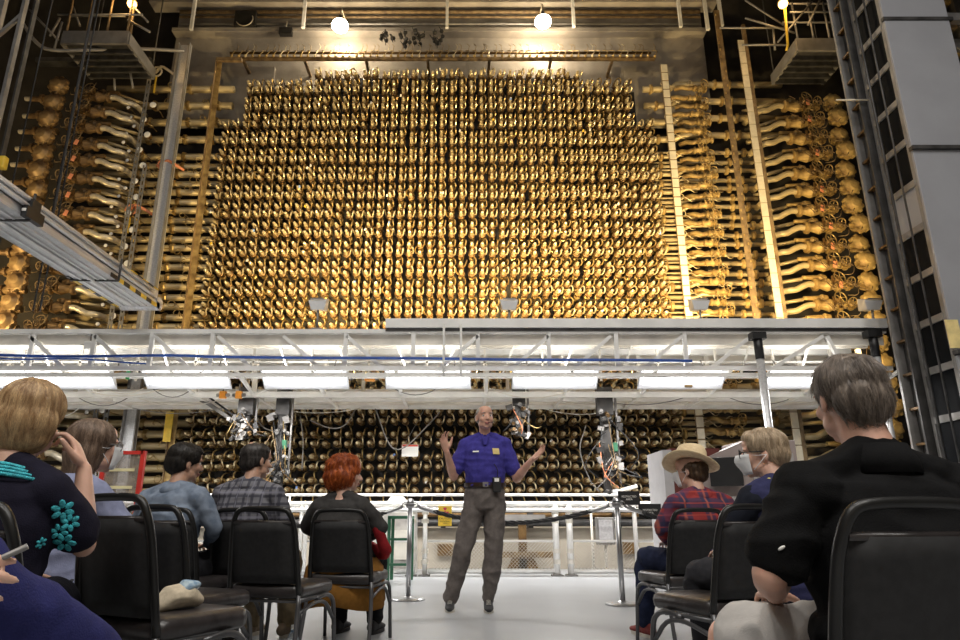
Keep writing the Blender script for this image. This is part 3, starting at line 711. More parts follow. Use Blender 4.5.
# ------------------------------------------------------------ aluminium beam coming towards the camera
bx0, bx1, bz0, bz1, by0, by1 = -5.08, -4.52, 3.72, 3.97, 2.6, 9.3
T = thing('aluminium_beam', 'long aluminium carrier beam with yellow and black striped tip reaching to the platform', 'beam', (0, 0, 0))
MB().cbox((bx0, by0, bz0), (bx1, by1 - .15, bz0 + .02)).build('bottom_plate', mat('perforated_aluminium', (.52, .52, .53), .5, .2, var=.1, scale=30), T)
for x in (bx0, bx1 - .04): MB().cbox((x, by0, bz0), (x + .04, by1, bz0 + .07)).cbox((x, by0, bz0 + .07), (x + .04, by1, bz0 + .09)).build('side_channel', alum, T)
MB().cbox((bx1 - .05, by0, bz1 - .12), (bx1, by1 - .1, bz1)).build('top_rail', alum, T)
MB().cbox((bx0, by0, bz1 - .12), (bx0 + .05, by1 - .6, bz1)).build('top_rail', alum, T)
MB().cbox((bx1 - .03, by0, bz0 + .09), (bx1 - .015, by1 - .15, bz1 - .12)).build('side_web', mid_steel, T)
for x, z, r_ in ((bx1 + .03, bz0 + .12, .025), (bx1 + .035, bz0 + .19, .018), (bx1 + .02, bz1 - .05, .014), (bx0 + .3, bz0 - .03, .02)):
    MB().cyl((x, by0, z), (x, by1 - .3, z), r_, 8).build('conduit', alum, T)
m = MB(); m.lathe((bx0, by1, bz0 + .08), (1, 0, 0), [(0, .1), (bx1 - bx0, .1)], 16); m.build('end_roller', alum, T)
for x in (bx0 + .14, bx0 + .24, bx0 + .36, bx0 + .46): MB().cbox((x - .012, by0, bz0 - .025), (x + .012, by1 - .2, bz0)).build('rib', alum, T)
for y in (4.6, 6.2, 8.0):
    MB().tube([(bx1 + .06, y, bz0 - .03), (bx1 + .06, y, bz1 + .02)], .014, 6).build('strap', dark_steel, T)
    MB().tube([(bx0, y, bz0 - .02), (bx1 + .06, y, bz0 - .03)], .014, 6).build('strap', dark_steel, T)
for k in range(8):
    y = by1 - .12 - k * .16; mm = yellow_m if k % 2 == 0 else black_m
    MB().cbox((bx1, y - .16, bz0 - .005), (bx1 + .012, y, bz0 + .05)).build('hazard_stripe', mm, T)
    if k < 5: MB().cbox((bx1 - .04, y - .16, bz1 + .0), (bx1 + .012, y, bz1 + .012)).build('hazard_stripe', mm, T)
    MB().cbox((bx0 - .012, y - .16, bz0 - .01), (bx0 + .03, y, bz0)).build('hazard_stripe', mm, T)
p = at(13, 238, 4.9); MB().cbox((bx1 + .02, 6.1, bz0 - .02), (bx1 + .08, 6.38, bz0 + .10)).cbox((bx1 + .02, 6.16, bz0 + .10), (bx1 + .08, 6.30, bz0 + .2)).build('clamp_box', black_m, T)
MB().cbox((bx1 + .03, 6.092, bz0 + .03), (bx1 + .07, 6.099, bz0 + .06)).build('sticker', white_tag, T)
for y in (3.2, 7.0): MB().cyl((bx0 + .3, y, bz1 - .05), (bx0 + .3, y, 14.2), .012, 6).build('suspension_rod', dark_steel, T)

# ------------------------------------------------------------ tower beside the platform
TX, TYf, TYb = 5.99, 7.9, 8.75; TW = .93
T = thing('tower', 'tall dark steel tower with black glazed openings and pale grey front panels', 'tower', (0, 0, 0))
H = 14.2
zz1 = at(900, 150, TYf).z; zz2 = at(940, 353, TYf).z; zz0 = at(880, 21, TYf).z
edges = [0.0, zz2 - .02, zz1, zz0, H]
for a, b in zip(edges[:-1], edges[1:]):
    MB().cbox((TX, TYf - .04, a + .015), (TX + TW, TYf, b - .015)).build('front_panel', grey_paint, T, bevel=.006)
for z in (zz1, zz2, zz0): MB().cbox((TX - .02, TYf - .09 if z != zz0 else TYf - .06, z - .025), (TX + TW + .05, TYf, z + .025)).build('panel_seam', dark_steel, T)
MB().cbox((TX, TYf, 0), (TX + .05, TYf + .06, H)).build('corner_post', mid_steel, T)
MB().cbox((TX, TYf + .58, 0), (TX + .05, TYf + .64, H)).build('corner_post', mid_steel, T)
glass = mat('black_tinted_glass', (.006, .007, .009), .6, var=.1, spec=.08)
z = .1; k = 0
while z < H - .5:
    solid = (k % 9 == 7)
    hgt = .62
    MB().cbox((TX + .015, TYf + .06, z + .05), (TX + .03, TYf + .58, z + hgt)).build('pane', grey_paint if solid else glass, T)
    MB().cbox((TX - .01, TYf + .04, z - .04), (TX + .05, TYf + .6, z + .05)).build('cross_rail', mid_steel, T)
    z += hgt; k += 1
MB().cbox((TX + .06, TYf + .1, 0), (TX + TW, TYb, H)).build('core', black_steel, T)
MB().cyl((TX - .05, TYf + .22, .05), (TX - .05, TYf + .22, H), .014, 6).build('cable', dark_steel, T)
MB().cyl((TX - .06, TYf + .44, .05), (TX - .06, TYf + .44, H), .02, 6).build('cable', dark_steel, T)
# dark outer column behind the panes
MB().cbox((TX, TYf + .66, 0), (TX + .04, TYb + .05, H)).build('web', dark_steel, T)
MB().cbox((TX - .1, TYf + .66, 0), (TX + .1, TYf + .69, H)).build('flange', dark_steel, T)
MB().cbox((TX - .12, TYb + .05, 0), (TX + .12, TYb + .09, H)).build('flange', mid_steel, T)
for k in range(30): MB().cbox((TX - .08, TYf + .69, .3 + k * .46), (TX, TYb + .05, .33 + k * .46)).build('stiffener', bronze, T)
p = at(953, 340, TYf - .05); T2 = MB().box((0, 0, 0), (.16, .01, .36)).build('notice', mat('pale_yellow_notice', (.85, .68, .3), .6), loc=(p.x + .03, TYf - .047, p.z - .22 + .3)); tag(T2, 'pale yellow notice on the grey panel of the tower', 'notice')
m = thing('pipe_bracket', 'thin pale pipe sticking out of the tower beside the big valves', 'bracket', at(853, 100, 8.5))
MB().cyl((-.25, 0, 0), (.45, 0, 0), .015, 6).build('arm', pale_pipe, m); MB().lathe((.42, 0, 0), (1, 0, 0), [(0, .03), (.04, .03)], 8).build('nut', brass, m)
# wall girders beyond the tower
T = thing('wall_girders', 'dark golden wall with grey steel arms beyond the tower', 'girders', (0, 0, 0))
for k in range(22): MB().cbox((8.3, 11.2, .4 + k * .62), (11.2, 11.4, .4 + k * .62 + .3)).build('girder', gold if k % 2 else rust, T)
for k in range(4): MB().cbox((8.2 + k * .9, 11.15, 0), (8.35 + k * .9, 11.45, 14)).build('stanchion', dark_steel, T)
T = thing('wall_girder', 'grey steel arm sticking out past the top of the tower', 'beam', at(945, 18, 8.6)); MB().cbox((-.25, 0, -.04), (2.5, .1, .1)).build('arm', mid_steel, T); MB().cbox((-.3, -.04, -.08), (-.1, .14, .16)).build('clamp', dark_steel, T); MB().cbox((2.4, -.1, -.2), (2.5, .2, .3)).build('end_plate', mid_steel, T)
T = thing('wall_girder', 'grey steel arm lower down beyond the tower', 'beam', at(950, 45, 9.0)); MB().cbox((-.1, 0, -.05), (2.5, .12, .12)).build('arm', mid_steel, T); MB().cbox((-.16, -.04, -.08), (.0, .16, .16)).build('clamp', dark_steel, T); MB().cbox((2.4, -.1, -.2), (2.5, .2, .3)).build('end_plate', mid_steel, T)

# ------------------------------------------------------------ dark steelwork at the other edge
T = thing('lattice_column', 'dark lattice steel column at the edge with hanging black ropes', 'column', (0, 0, 0))
X = -7.0
MB().cbox((X - .9, 8.9, 0), (X - .84, 9.1, 14)).build('flange', dark_steel, T)
for dx, mm, wd in ((0, mid_steel, .05), (-.35, mid_steel, .09), (.18, dark_steel, .03), (-.6, black_steel, .16)):
    MB().cbox((X + dx - wd / 2, 8.6, 4.3), (X + dx + wd / 2, 8.68, 14)).build('upright', mm, T)
for k in range(9):
    MB().bar((X - .6, 8.64, 4.6 + k), (X + (0 if k % 2 else -.3), 8.64, 5.4 + k), .05, .05, up=(0, 1, 0)).build('lacing', mid_steel, T)
MB().box((X - .5, 8.56, 6.9), (.42, .03, .55), (0, .4, 0)).build('gusset_plate', cream_paint, T)
MB().box((X - .42, 8.56, 9.4), (.3, .03, .8), (0, .1, 0)).build('gusset_plate', mid_steel, T)
p = at(3, 163, 8.5); MB().box(p, (.1, .1, .2)).build('marker', yellow_m, T, bevel=.02)
for a, b, Y in (((52, 2), (30, 140), 8.5), ((88, 30), (62, 330), 9.0), ((90, 50), (85, 60), 9.0)):
    A, B = at(*a, Y), at(*b, Y); tag(MB().cyl((A.x, Y, 3.6), (A.x, Y, 14.1), .012, 6).build('rope', black_m), {52: 'black rope hanging beside the lattice column', 88: 'black rope hanging down across the round brown bonnets', 90: 'second black rope close to the other over the brown bonnets'}[a[0]], 'rope')
# ------------------------------------------------------------ white pipe barrier before the reactor
BY = 9.8
T = thing('pipe_barrier', 'white pipe barrier with gates and wire mesh before the tube field', 'barrier', (0, 0, 0))
zr = at(480, 504, BY).z; zr2 = at(480, 510, BY).z; zm_ = at(480, 541, BY).z; zb_ = at(480, 571, BY).z
def bx(px): return at(px, 540, BY).x
MB().cyl((-7.5, BY, zr), (5.2, BY, zr), .038, 10).build('top_rail', white_paint, T)
MB().cyl((-7.5, BY - .05, zr2), (5.2, BY - .05, zr2), .030, 10).build('top_rail', white_paint, T)
for a, b in ((-100, 75), (80, 190), (195, 300), (305, 412), (428, 556), (572, 634), (638, 760)):
    for z, r_ in ((zm_, .016), (zb_, .034)): MB().cyl((bx(a), BY, z), (bx(b), BY, z), r_, 8).build('rail', white_paint, T)
for px in (75, 80, 190, 195, 300, 305, 412, 425, 556, 570, 636, 760):
    r_ = .045 if px in (556, 570, 412) else .032
    MB().cyl((bx(px), BY + .0, 0), (bx(px), BY, zr), r_, 8).build('post', white_paint, T)
for px in (412, 425, 556, 570):
    for zz in (.16, .3, .7, .82): MB().lathe((bx(px), BY, zz), (0, 0, 1), [(0, .05), (.06, .05)], 8).build('hinge', cream_paint, T)
    MB().box((bx(px), BY, .01), (.16, .16, .02)).build('foot_plate', mid_steel, T)
meshm = mat('pale_wire_mesh', (.42, .39, .34), .6, var=.1)
for a, b in ((433, 552), (575, 632), (200, 296)):
    m = MB(); x0, x1 = bx(a), bx(b); n = int((x1 - x0 + zm_) / .045)
    z0, z1 = zb_ + .02, zm_ - .02
    for k in range(n):
        for s in (1, -1):
            xs = x0 + k * .05
            p, q = (xs, z0), (xs + (z1 - z0) * s, z1)
            # clip to the panel
            if s > 0:
                if q[0] > x1: q = (x1, z0 + (x1 - xs))
            else:
                if q[0] < x0: q = (x0, z0 + (xs - x0))
            if p[0] > x1 or q[1] <= z0: continue
            m.bar((p[0], BY + .02 * s, p[1]), (q[0], BY + .02 * s, q[1]), .007, .007)
    o = m.build('wire_mesh', meshm, T); o['kind'] = 'stuff'
zt3 = at(480, 495, 10.45).z
T = thing('guard_rail', 'thin white rail running just above and behind the pipe barrier', 'rail', (0, 0, 0))
MB().cyl((-8, 10.45, zt3), (4.1, 10.45, zt3), .022, 8).build('rail', white_paint, T)
for px in (-40, 60, 180, 290, 395, 500, 590, 660): x = at(px, 495, 10.45).x; MB().cyl((x, 10.45, 0), (x, 10.45, zt3), .018, 6).build('post', cream_paint, T)
# brown boxes put on the footing in place of its openings
for px, py, nm in ((445, 550, 'behind the barrier beside the speaker'), (631, 548, 'behind the barrier under the black signs')):
    p = at(px, py, 11.05); T = thing('footing_opening', 'small brown box for an opening in the pale footing ' + nm, 'box', (p.x, 11.1, p.z)); MB().cbox((-.12, -.05, -.09), (.12, 0, .09)).build('housing', rust, T); MB().cbox((-.1, -.056, -.07), (.1, -.05, .07)).build('door', bronze, T)
T = thing('pipe_run', 'rusty pipe laid along the pale footing under the tube field', 'pipe', (0, 0, 0)); MB().cyl((-7, 11.0, .70), (6, 11.0, .70), .05, 8).build('pipe', dark_steel, T); MB().cyl((-7, 11.35, .82), (6, 11.35, .82), .035, 8).build('pipe', bronze, T)
for k in range(9): MB().cbox((-6 + k * 1.4, 11.0, .62), (-5.93 + k * 1.4, 11.4, .85)).build('saddle', dark_steel, T)
# I-beam stand
p = at(523, 566, 10.6); T = thing('beam_stand', 'brown steel stand with cross beam standing behind the barrier beside the speaker', 'stand', (p.x, 10.6, 0))
MB().cbox((-.06, -.05, 0), (.06, .05, .75)).build('column', bronze, T); MB().cbox((-.45, -.06, .2), (.45, .06, .28)).build('cross_beam', rust, T)
MB().add([(-.26, -.05, 0), (.26, -.05, 0), (.12, -.05, .28), (-.12, -.05, .28), (-.26, .05, 0), (.26, .05, 0), (.12, .05, .28), (-.12, .05, .28)], [(0, 1, 2, 3), (7, 6, 5, 4), (0, 4, 5, 1), (1, 5, 6, 2), (2, 6, 7, 3), (3, 7, 4, 0)]).build('gusset', bronze, T); MB().cbox((-.3, -.1, 0), (.3, .1, .03)).build('base_plate', bronze, T)
MB().cbox((-.35, -.08, .72), (.35, .08, .82)).build('head_beam', mid_steel, T)
# grey boxes hanging on the barrier
for px, py, sx, sz, nm in ((605, 531, .26, .38, 'beside the shiny post with the black signs'), (487, 513, .3, .16, 'behind the speaker')):
    p = at(px, py, 10.15); T = thing('control_box', 'grey control box on a slim post ' + nm, 'box', (p.x, 10.15, 0)); MB().cbox((-sx / 2, -.07, p.z - sz / 2), (sx / 2, .07, p.z + sz / 2)).build('housing', mid_steel, T, bevel=.01)
    MB().cbox((-sx / 2 + .03, -.08, p.z - sz / 2 + .03), (sx / 2 - .03, -.07, p.z + sz / 2 - .03)).build('door', alum, T); MB().cyl((0, 0.03, 0), (0, .03, p.z - sz / 2), .02, 6).build('post', cream_paint, T)
# beige cabinet behind the first shiny post
p = at(405, 520, 10.2); T = thing('machine_cover', 'grey metal machine cover with pointed top behind the first shiny post', 'machine', (p.x - .12, 10.3, 0))
MB().add([(-.3, -.2, 0), (.3, -.2, 0), (.3, .2, 0), (-.3, .2, 0), (-.26, -.2, .85), (.28, -.2, .85), (.28, .2, .85), (-.26, .2, .85), (-.1, -.1, 1.08), (.08, -.1, 1.08), (.08, .1, 1.08), (-.1, .1, 1.08)], [(3, 2, 1, 0), (0, 1, 5, 4), (1, 2, 6, 5), (2, 3, 7, 6), (3, 0, 4, 7), (4, 5, 9, 8), (5, 6, 10, 9), (6, 7, 11, 10), (7, 4, 8, 11), (8, 9, 10, 11)]).build('cover', mat('grey_beige_sheet', (.48, .46, .43), .45, .2), T, bevel=.01)
MB().cbox((-.2, -.22, .2), (.2, -.2, .6)).build('panel', cream_paint, T)
# green bench
p = floor_at(398, 583); T = thing('green_stand', 'green steel frame stand beside the red-haired visitor', 'stand', (p.x, p.y, 0)); gm = mat('green_enamel_steel', (.03, .13, .07), .45)
for x in (-.13, .13):
    for y in (0, .45): MB().cbox((x - .02, y - .02, 0), (x + .02, y + .02, .78)).build('leg', gm, T)
MB().cbox((-.15, -.02, .76), (.15, .47, .8)).build('top', gm, T)
for z in (.2, .5): MB().cbox((-.13, -.01, z), (.13, .01, z + .03)).build('crossbar', gm, T)
# hazard sign
p = at(445, 516, BY - .1); T = thing('radiation_sign', 'yellow radiation warning sign with red trefoil hanging on the barrier beside the speaker', 'sign', p)
MB().box((0, 0, 0), (.19, .006, .27)).build('plate', yellow_m, T); redp = mat('warning_magenta_red', (.55, .03, .08), .5)
m = MB(); c = Vector((0, -.005, .06))
for k in range(3):
    a0 = R(90 + 120 * k - 30); pts = []
    for r_ in (.018, .055):
        for i in range(5): a = a0 + R(60) * i / 4; pts.append(c + Vector((math.cos(a) * r_, 0, math.sin(a) * r_)))
    m.add(pts, [(i, i + 5, i + 6, i + 1) for i in range(4)])
m.lathe(c + Vector((0, .001, 0)), (0, -1, 0), [(0, .011), (.002, .011)], 10); m.build('trefoil', redp, T)
def text(s, size, loc, rot, m, parent, name='lettering'):
    cu = bpy.data.curves.new('lettering', 'FONT'); cu.body = s; cu.size = size; cu.align_x = 'CENTER'; cu.align_y = 'CENTER'; cu.extrude = .0005; cu.resolution_u = 2
    t_ = bpy.data.objects.new('t', cu); col.objects.link(t_); me = bpy.data.meshes.new_from_object(t_.evaluated_get(bpy.context.evaluated_depsgraph_get())); bpy.data.objects.remove(t_)
    me.name = name; me.materials.clear(); me.materials.append(m); o = bpy.data.objects.new(name, me); col.objects.link(o); o.location = loc; o.rotation_euler = rot; o.parent = parent
    return o
text('CAUTION', .036, (0, -.006, -.035), (R(90), 0, 0), black_m, T); text('RADIATION\nAREA', .024, (0, -.006, -.085), (R(90), 0, 0), black_m, T)
# reactor face tag
p = at(410, 450.5, 11.85); T = thing('card_tag', 'white card with red heading hanging in front of the tubes beside the speaker', 'sign', p)
MB().box((0, 0, 0), (.29, .006, .21)).build('card', white_tag, T); MB().box((0, -.004, .085), (.28, .004, .035)).build('heading', mat('red_print', (.6, .08, .05), .5), T); MB().cyl((-.1, 0, .1), (.25, .0, .75), .004, 4).build('string', mid_steel, T)
# ------------------------------------------------------------ instruments hanging under the platform
def instrument(label, px, y0, y1, Y, w_, seed, wires=8, green=False):
    g = random.Random(seed); A = at(px, y0, Y); B = at(px, y1, Y); h = A.z - B.z
    T = thing('instrument_mast', label, 'instrument', (A.x, Y, B.z))
    MB().cbox((-w_ * .18, -.02, 0), (w_ * .18, .08, h)).build('mast', dark_steel, T); MB().cbox((-w_ * .3, -.05, h - .05), (w_ * .3, .1, h + .4)).build('hanger_bracket', dark_steel, T)
    MB().cyl((w_ * .42, 0, h * .1), (w_ * .42, 0, h + .3), .02, 8).build('guide_rod', mid_steel, T)
    for k in range(int(9 * max(1, h))):
        z = g.uniform(0, h * .95); x = g.uniform(-w_ / 2, w_ / 2); s = (g.uniform(.04, .12), g.uniform(.04, .1), g.uniform(.03, .12))
        MB().box((x, -.06 + g.uniform(-.03, .03), z), s, (g.uniform(-.3, .3), g.uniform(-.5, .5), 0)).build('module', g.choice((mid_steel, dark_steel, black_m, dark_steel, mid_steel)), T)
    for k in range(int(8 * max(1, h))):
        z = g.uniform(0, h); x = g.uniform(-w_ / 2, w_ / 2)
        MB().lathe((x, -.05, z), (g.uniform(-.5, .5), -1, g.uniform(-.5, .5)), [(0, .03), (.04, .035), (.05, .02), (.1, .018), (.11, .028), (.13, .028)], 8).build('connector', g.choice((mid_steel, bronze, dark_steel)), T)
    for k in range(wires):
        a = Vector((g.uniform(-w_ / 2, w_ / 2), -.06, g.uniform(.3 * h, h))); b = Vector((g.uniform(-w_, w_), -.08, g.uniform(0, .3 * h))); mid = (a + b) / 2 + Vector((g.uniform(-.3, .3) * (1 if h > .6 else .3), -.08, -.12))
        MB().tube(smooth_path([a, mid, b], 4), .008, 5).build('wire', g.choice((rust, black_m, bronze, mid_steel, rust, orange_tag, black_m, brass)), T)
    if green: MB().box((w_ * .25, -.1, h * .55), (.07, .07, .14)).build('green_cell', gm, T, bevel=.01)
    return T
instrument('tall instrument mast wrapped in tubes and wires behind the barrier beside the straw hat', 605, 412, 493, 10.6, .42, 3, 14, True)
instrument('short instrument head hanging under the platform next to the speaker', 519, 402, 436, 10.7, .34, 5, 5)
instrument('cluster of white and grey instruments hanging beside the plaid-shirted man', 283, 412, 487, 10.7, .36, 9, 12, True)
instrument('small instrument head hanging above the plaid-shirted man', 246, 412, 438, 10.6, .4, 11, 6)
T = thing('swing_arm', 'slanted aluminium arm folded down from the platform above the denim shirt', 'arm', (0, 0, 0)); A = at(203, 400, 11.1); B = at(247, 430, 11.1)
MB().bar(A, B, .08, .06).build('arm', mid_steel, T); MB().bar(A + Vector((0, -.05, .12)), B + Vector((0, -.05, .08)), .03, .03).build('rod', black_m, T); MB().cyl(A + Vector((0, -.04, 0)), A + Vector((0, .1, 0)), .05, 12).build('pivot', mid_steel, T)
T = thing('swing_arm', 'thin pale rod pointing out of the instrument mast over the black signs', 'arm', (0, 0, 0)); MB().cyl(at(617, 492, 10.5), at(637, 486, 10.5), .03, 8).build('rod', cream_paint, T); MB().cyl(at(613, 493, 10.5), at(618, 491, 10.5), .045, 8).build('grip', alum, T)
T = thing('fallen_cable', 'white cables looping down from the platform in front of the tubes', 'cable', (0, 0, 0))
for pts in (((53, 404), (90, 410), (110, 404)), ((252, 408), (262, 426), (276, 432)), ((310, 420), (330, 428), (345, 425), (355, 410)), ((375, 408), (390, 445), (405, 447), (428, 425), (440, 412)), ((586, 425), (580, 450), (590, 480), (600, 492)), ((300, 415), (303, 440), (302, 470))):
    MB().tube(smooth_path([at(a, b, 11.72) for a, b in pts], 5), .012, 5).build('cable', mid_steel, T)
p = at(168, 428, 12.2); tag(MB().cbox((-.07, 0, -.25), (.07, .012, .3)).build('band', yellow_m, loc=(p.x, 12.20, p.z)), 'yellow painted band on the ochre angle iron below the platform', 'band')

# ------------------------------------------------------------ shiny posts and ropes
def stanchion(x, y, label, zt_):
    T = thing('rope_post', label, 'post', (x, y, 0), 0, 'shiny rope posts')
    MB().lathe((0, 0, 0), (0, 0, 1), [(0, .165), (.012, .165), (.022, .15), (.03, .05), (.04, .03)], 28).build('base', chrome, T)
    MB().cyl((0, 0, .03), (0, 0, zt_ - .09), .025, 14).build('pole', chrome, T)
    MB().lathe((0, 0, zt_ - .1), (0, 0, 1), [(0, .03), (.02, .045), (.04, .045), (.05, .03), (.065, .04), (.09, .03), (.1, .01)], 14).build('crown', chrome, T)
    MB().ring((0, 0, zt_ - .06), (0, 0, 1), .055, .008, 14, 5).build('hook_ring', chrome, T); return T
s1 = floor_at(408, 600); s2 = floor_at(623, 605)
ZS = .97
stanchion(s1.x, s1.y, 'shiny steel rope post between the red-haired visitor and the speaker', ZS)
stanchion(s2.x, s2.y, 'shiny steel rope post carrying two small black signs', ZS)
def rope(a, b, sag, label):
    T = thing('barrier_rope', label, 'rope', (0, 0, 0), 0, 'black barrier ropes')
    a = Vector(a); b = Vector(b); n = 60; P = [a + (b - a) * (i / n) + Vector((0, 0, -sag * 4 * (i / n) * (1 - i / n))) for i in range(n + 1)]
    Tn, U = frames(P[6:-6])
    for s in range(3):   # three twisted strands
        Q = [p + U[i][0] * math.cos(i * .9 + s * 2.094) * .011 + U[i][1] * math.sin(i * .9 + s * 2.094) * .011 for i, p in enumerate(P[6:-6])]
        MB().tube(Q, .0135, 6).build('strand', black_m, T)
    MB().tube(P[1:8], .021, 8).build('end_cap', chrome, T); MB().tube(P[-8:-1], .021, 8).build('end_cap', chrome, T)
    MB().ring(a, (0, 1, 0), .03, .006, 10, 5).build('hook', chrome, T); MB().ring(b, (0, 1, 0), .03, .006, 10, 5).build('hook', chrome, T)
zr_ = ZS - .07
rope((s1.x + .05, s1.y, zr_), (s2.x - .05, s2.y, zr_), .17, 'black twisted rope hanging behind the speaker between the two shiny posts')
rope((s1.x - .05, s1.y, zr_), (s1.x - 1.9, s1.y - .8, zr_), .2, 'black twisted rope running behind the red-haired visitor')
rope((s2.x + .05, s2.y, zr_), (s2.x + 1.9, s2.y + .1, zr_), .2, 'black twisted rope running behind the straw-hatted visitor')
stanchion(s1.x - 1.95, s1.y - .8, 'shiny steel rope post hidden behind the plaid-shirted man', ZS); stanchion(s2.x + 1.95, s2.y + .1, 'shiny steel rope post hidden behind the straw-hatted visitor', ZS)
for px, py, w_, h_, lab, dy in ((629, 498, .21, .13, 'small black sign with white lettering standing on top of the shiny post', 0.02), (650, 511.5, .22, .145, 'small black sign with white lettering hanging lower beside the shiny post', .05)):
    p = at(px, py, s2.y + dy); T = thing('black_sign', lab, 'sign', p)
    MB().box((0, 0, 0), (w_, .008, h_)).build('plate', black_m, T, bevel=.002)
    text('RESTRICTED\nAREA', .026, (0, -.0055, 0), (R(90), 0, 0), white_tag, T)
    MB().bar((0, .0, -h_ / 2), (s2.x - p.x, .0, ZS - p.z - .03), .008, .008, up=(0, 1, 0)).build('clip', chrome, T)

# ------------------------------------------------------------ console beyond the straw hat
p = at(715, 500, 8.0); T = thing('console', 'pinkish grey control console with dark screen and perforated panels beyond the straw hat', 'console', (0, 8.0, 0))
def cz(py): return at(480, py, 8.0).z
def cx_(px, py=470): return at(px, py, 8.0).x
pk = mat('pinkish_grey_panel', (.34, .28, .265), .5, var=.05); lg = mat('light_grey_panel', (.45, .44, .45), .45, var=.05); perf = mat('perforated_grey_panel', (.47, .45, .44), .5)
nt, bs = nodes_of(perf); v = nt.nodes.new('ShaderNodeTexVoronoi'); v.inputs['Scale'].default_value = 40; v.inputs['Randomness'].default_value = 0; tcn = nt.nodes.new('ShaderNodeTexCoord'); nt.links.new(tcn.outputs['Object'], v.inputs['Vector'])
cr = nt.nodes.new('ShaderNodeValToRGB'); cr.color_ramp.elements[0].position = .28; cr.color_ramp.elements[1].position = .34; cr.color_ramp.elements[0].color = (.06, .05, .05, 1); cr.color_ramp.elements[1].color = (.40, .38, .37, 1)
nt.links.new(v.outputs['Distance'], cr.inputs[0]); nt.links.new(cr.outputs[0], bs.inputs['Base Color'])
MB().cbox((cx_(664), 0, 0), (cx_(673), .7, cz(450))).build('side_panel', lg, T)
MB().cbox((cx_(673), .03, 0), (cx_(722), .6, cz(448))).build('back_panel', mat('dark_red_panel', (.12, .025, .02), .5), T)
x0, x1, x2 = cx_(715), cx_(740), cx_(790)
MB().add([(x0 - .35, -.0, 0), (x1, -.25, 0), (x1, -.25, cz(443)), (x0 - .1, -.0, cz(458)), (x0 - .35, .1, 0), (x1, .1, 0), (x1, .1, cz(443)), (x0 - .1, .1, cz(458))], [(0, 1, 2, 3), (7, 6, 5, 4), (0, 4, 5, 1), (1, 5, 6, 2), (2, 6, 7, 3), (3, 7, 4, 0)]).build('face_panel', pk, T)
MB().add([(x0 - .3, -.04, .9), (x1 - .03, -.285, .9), (x1 - .03, -.285, cz(497)), (x0 - .3, -.04, cz(497))], [(0, 1, 2, 3)]).build('grille', perf, T)
MB().cbox((x1, -.22, 0), (x2, .5, cz(442))).build('housing', pk, T, bevel=.01); MB().cbox((x1 + .05, -.235, .6), (x2 - .05, -.22, cz(455))).build('grille', perf, T)
a, b = cx_(705), cx_(731)
MB().box(((a + b) / 2, -.24, (cz(459) + cz(487)) / 2), (b - a + .05, .05, cz(459) - cz(487)), (0, 0, -.55)).build('screen', black_m, T, bevel=.008)
# red framed display
p = floor_at(120, 560); T = thing('framed_display', 'red framed glass display board leaning near the woman with long hair', 'display', (at(121, 480, 6.0).x, 6.0, 0))
redf = mat('red_painted_frame', (.62, .04, .03), .4); zt4, zb4 = at(480, 451, 6).z, .70
hw = .17
for x in (-hw, hw): MB().cbox((x - .018, -.02, 0), (x + .018, .02, zt4)).build('leg', redf, T)
MB().cbox((-hw, -.02, zt4 - .03), (hw, .02, zt4)).build('top_bar', redf, T); MB().cbox((-hw, -.02, zb4), (hw, .02, zb4 + .05)).build('bottom_bar', redf, T)
MB().cbox((-hw, -.004, zb4 + .05), (hw, .004, zt4 - .03)).build('pane', mat('smoky_display_glass', (.32, .28, .24), .15, alpha=.55), T)
for z in (.92, 1.02, 1.17): MB().cbox((-hw + .06, -.012, z), (hw - .06, -.006, z + .025)).build('reflection_strip', mat('pale_yellow_reflection', (.75, .68, .4), .5), T)  # yellowish reflections in the glass, built as coloured strips
m = MB()
for x in (-hw, hw): m2 = MB().cbox((x - .02, -.22, 0), (x + .02, .22, .04)); m2.build('foot', redf, T)
MB().add([(-.05, -.03, .72), (.06, -.03, .72), (.0, -.03, .86), (-.05, .03, .72), (.06, .03, .72), (0, .03, .86)], [(0, 1, 2), (5, 4, 3), (0, 3, 4, 1), (1, 4, 5, 2), (2, 5, 3, 0)]).build('wedge', redf, T)

# ------------------------------------------------------------ banquet chairs
chair_fr = mat('black_chair_tube', (.014, .014, .014), .35, .3, var=.2); leg_m = mat('grey_chair_leg', (.10, .10, .105), .35, .6, var=.2)
vinyl = mat('black_vinyl', (.028, .024, .024), .33, var=.3, scale=14, bump=.15, bscale=30); fabric = mat('black_back_fabric', (.010, .010, .011), .75, var=.3, scale=40)
def rbox(w_, d_, h_, r_, n=4):
    """rounded slab in x,y with soft edges, z from 0 to h"""
    m = MB(); rings = []
    for (z, ins) in ((0, .02), (.012, .004), (h_ * .5, 0), (h_ - .012, .006), (h_, .03)):
        pts = []
        for cx0, cy0, a0 in ((w_ / 2 - r_, d_ / 2 - r_, 0), (-w_ / 2 + r_, d_ / 2 - r_, 90), (-w_ / 2 + r_, -d_ / 2 + r_, 180), (w_ / 2 - r_, -d_ / 2 + r_, 270)):
            for i in range(n + 1):
                a = R(a0 + 90 * i / n); pts.append((cx0 + math.cos(a) * (r_ - ins), cy0 + math.sin(a) * (r_ - ins), z))
        rings.append(pts)
    N = len(rings[0]); V = [p for q in rings for p in q]; Fs = []
    for i in range(len(rings) - 1):
        for k in range(N): Fs.append((i * N + k, i * N + (k + 1) % N, (i + 1) * N + (k + 1) % N, (i + 1) * N + k))
    Fs.append(tuple(reversed(range(N)))); Fs.append(tuple((len(rings) - 1) * N + k for k in range(N)))
    m.add(V, Fs, 0, True); return m
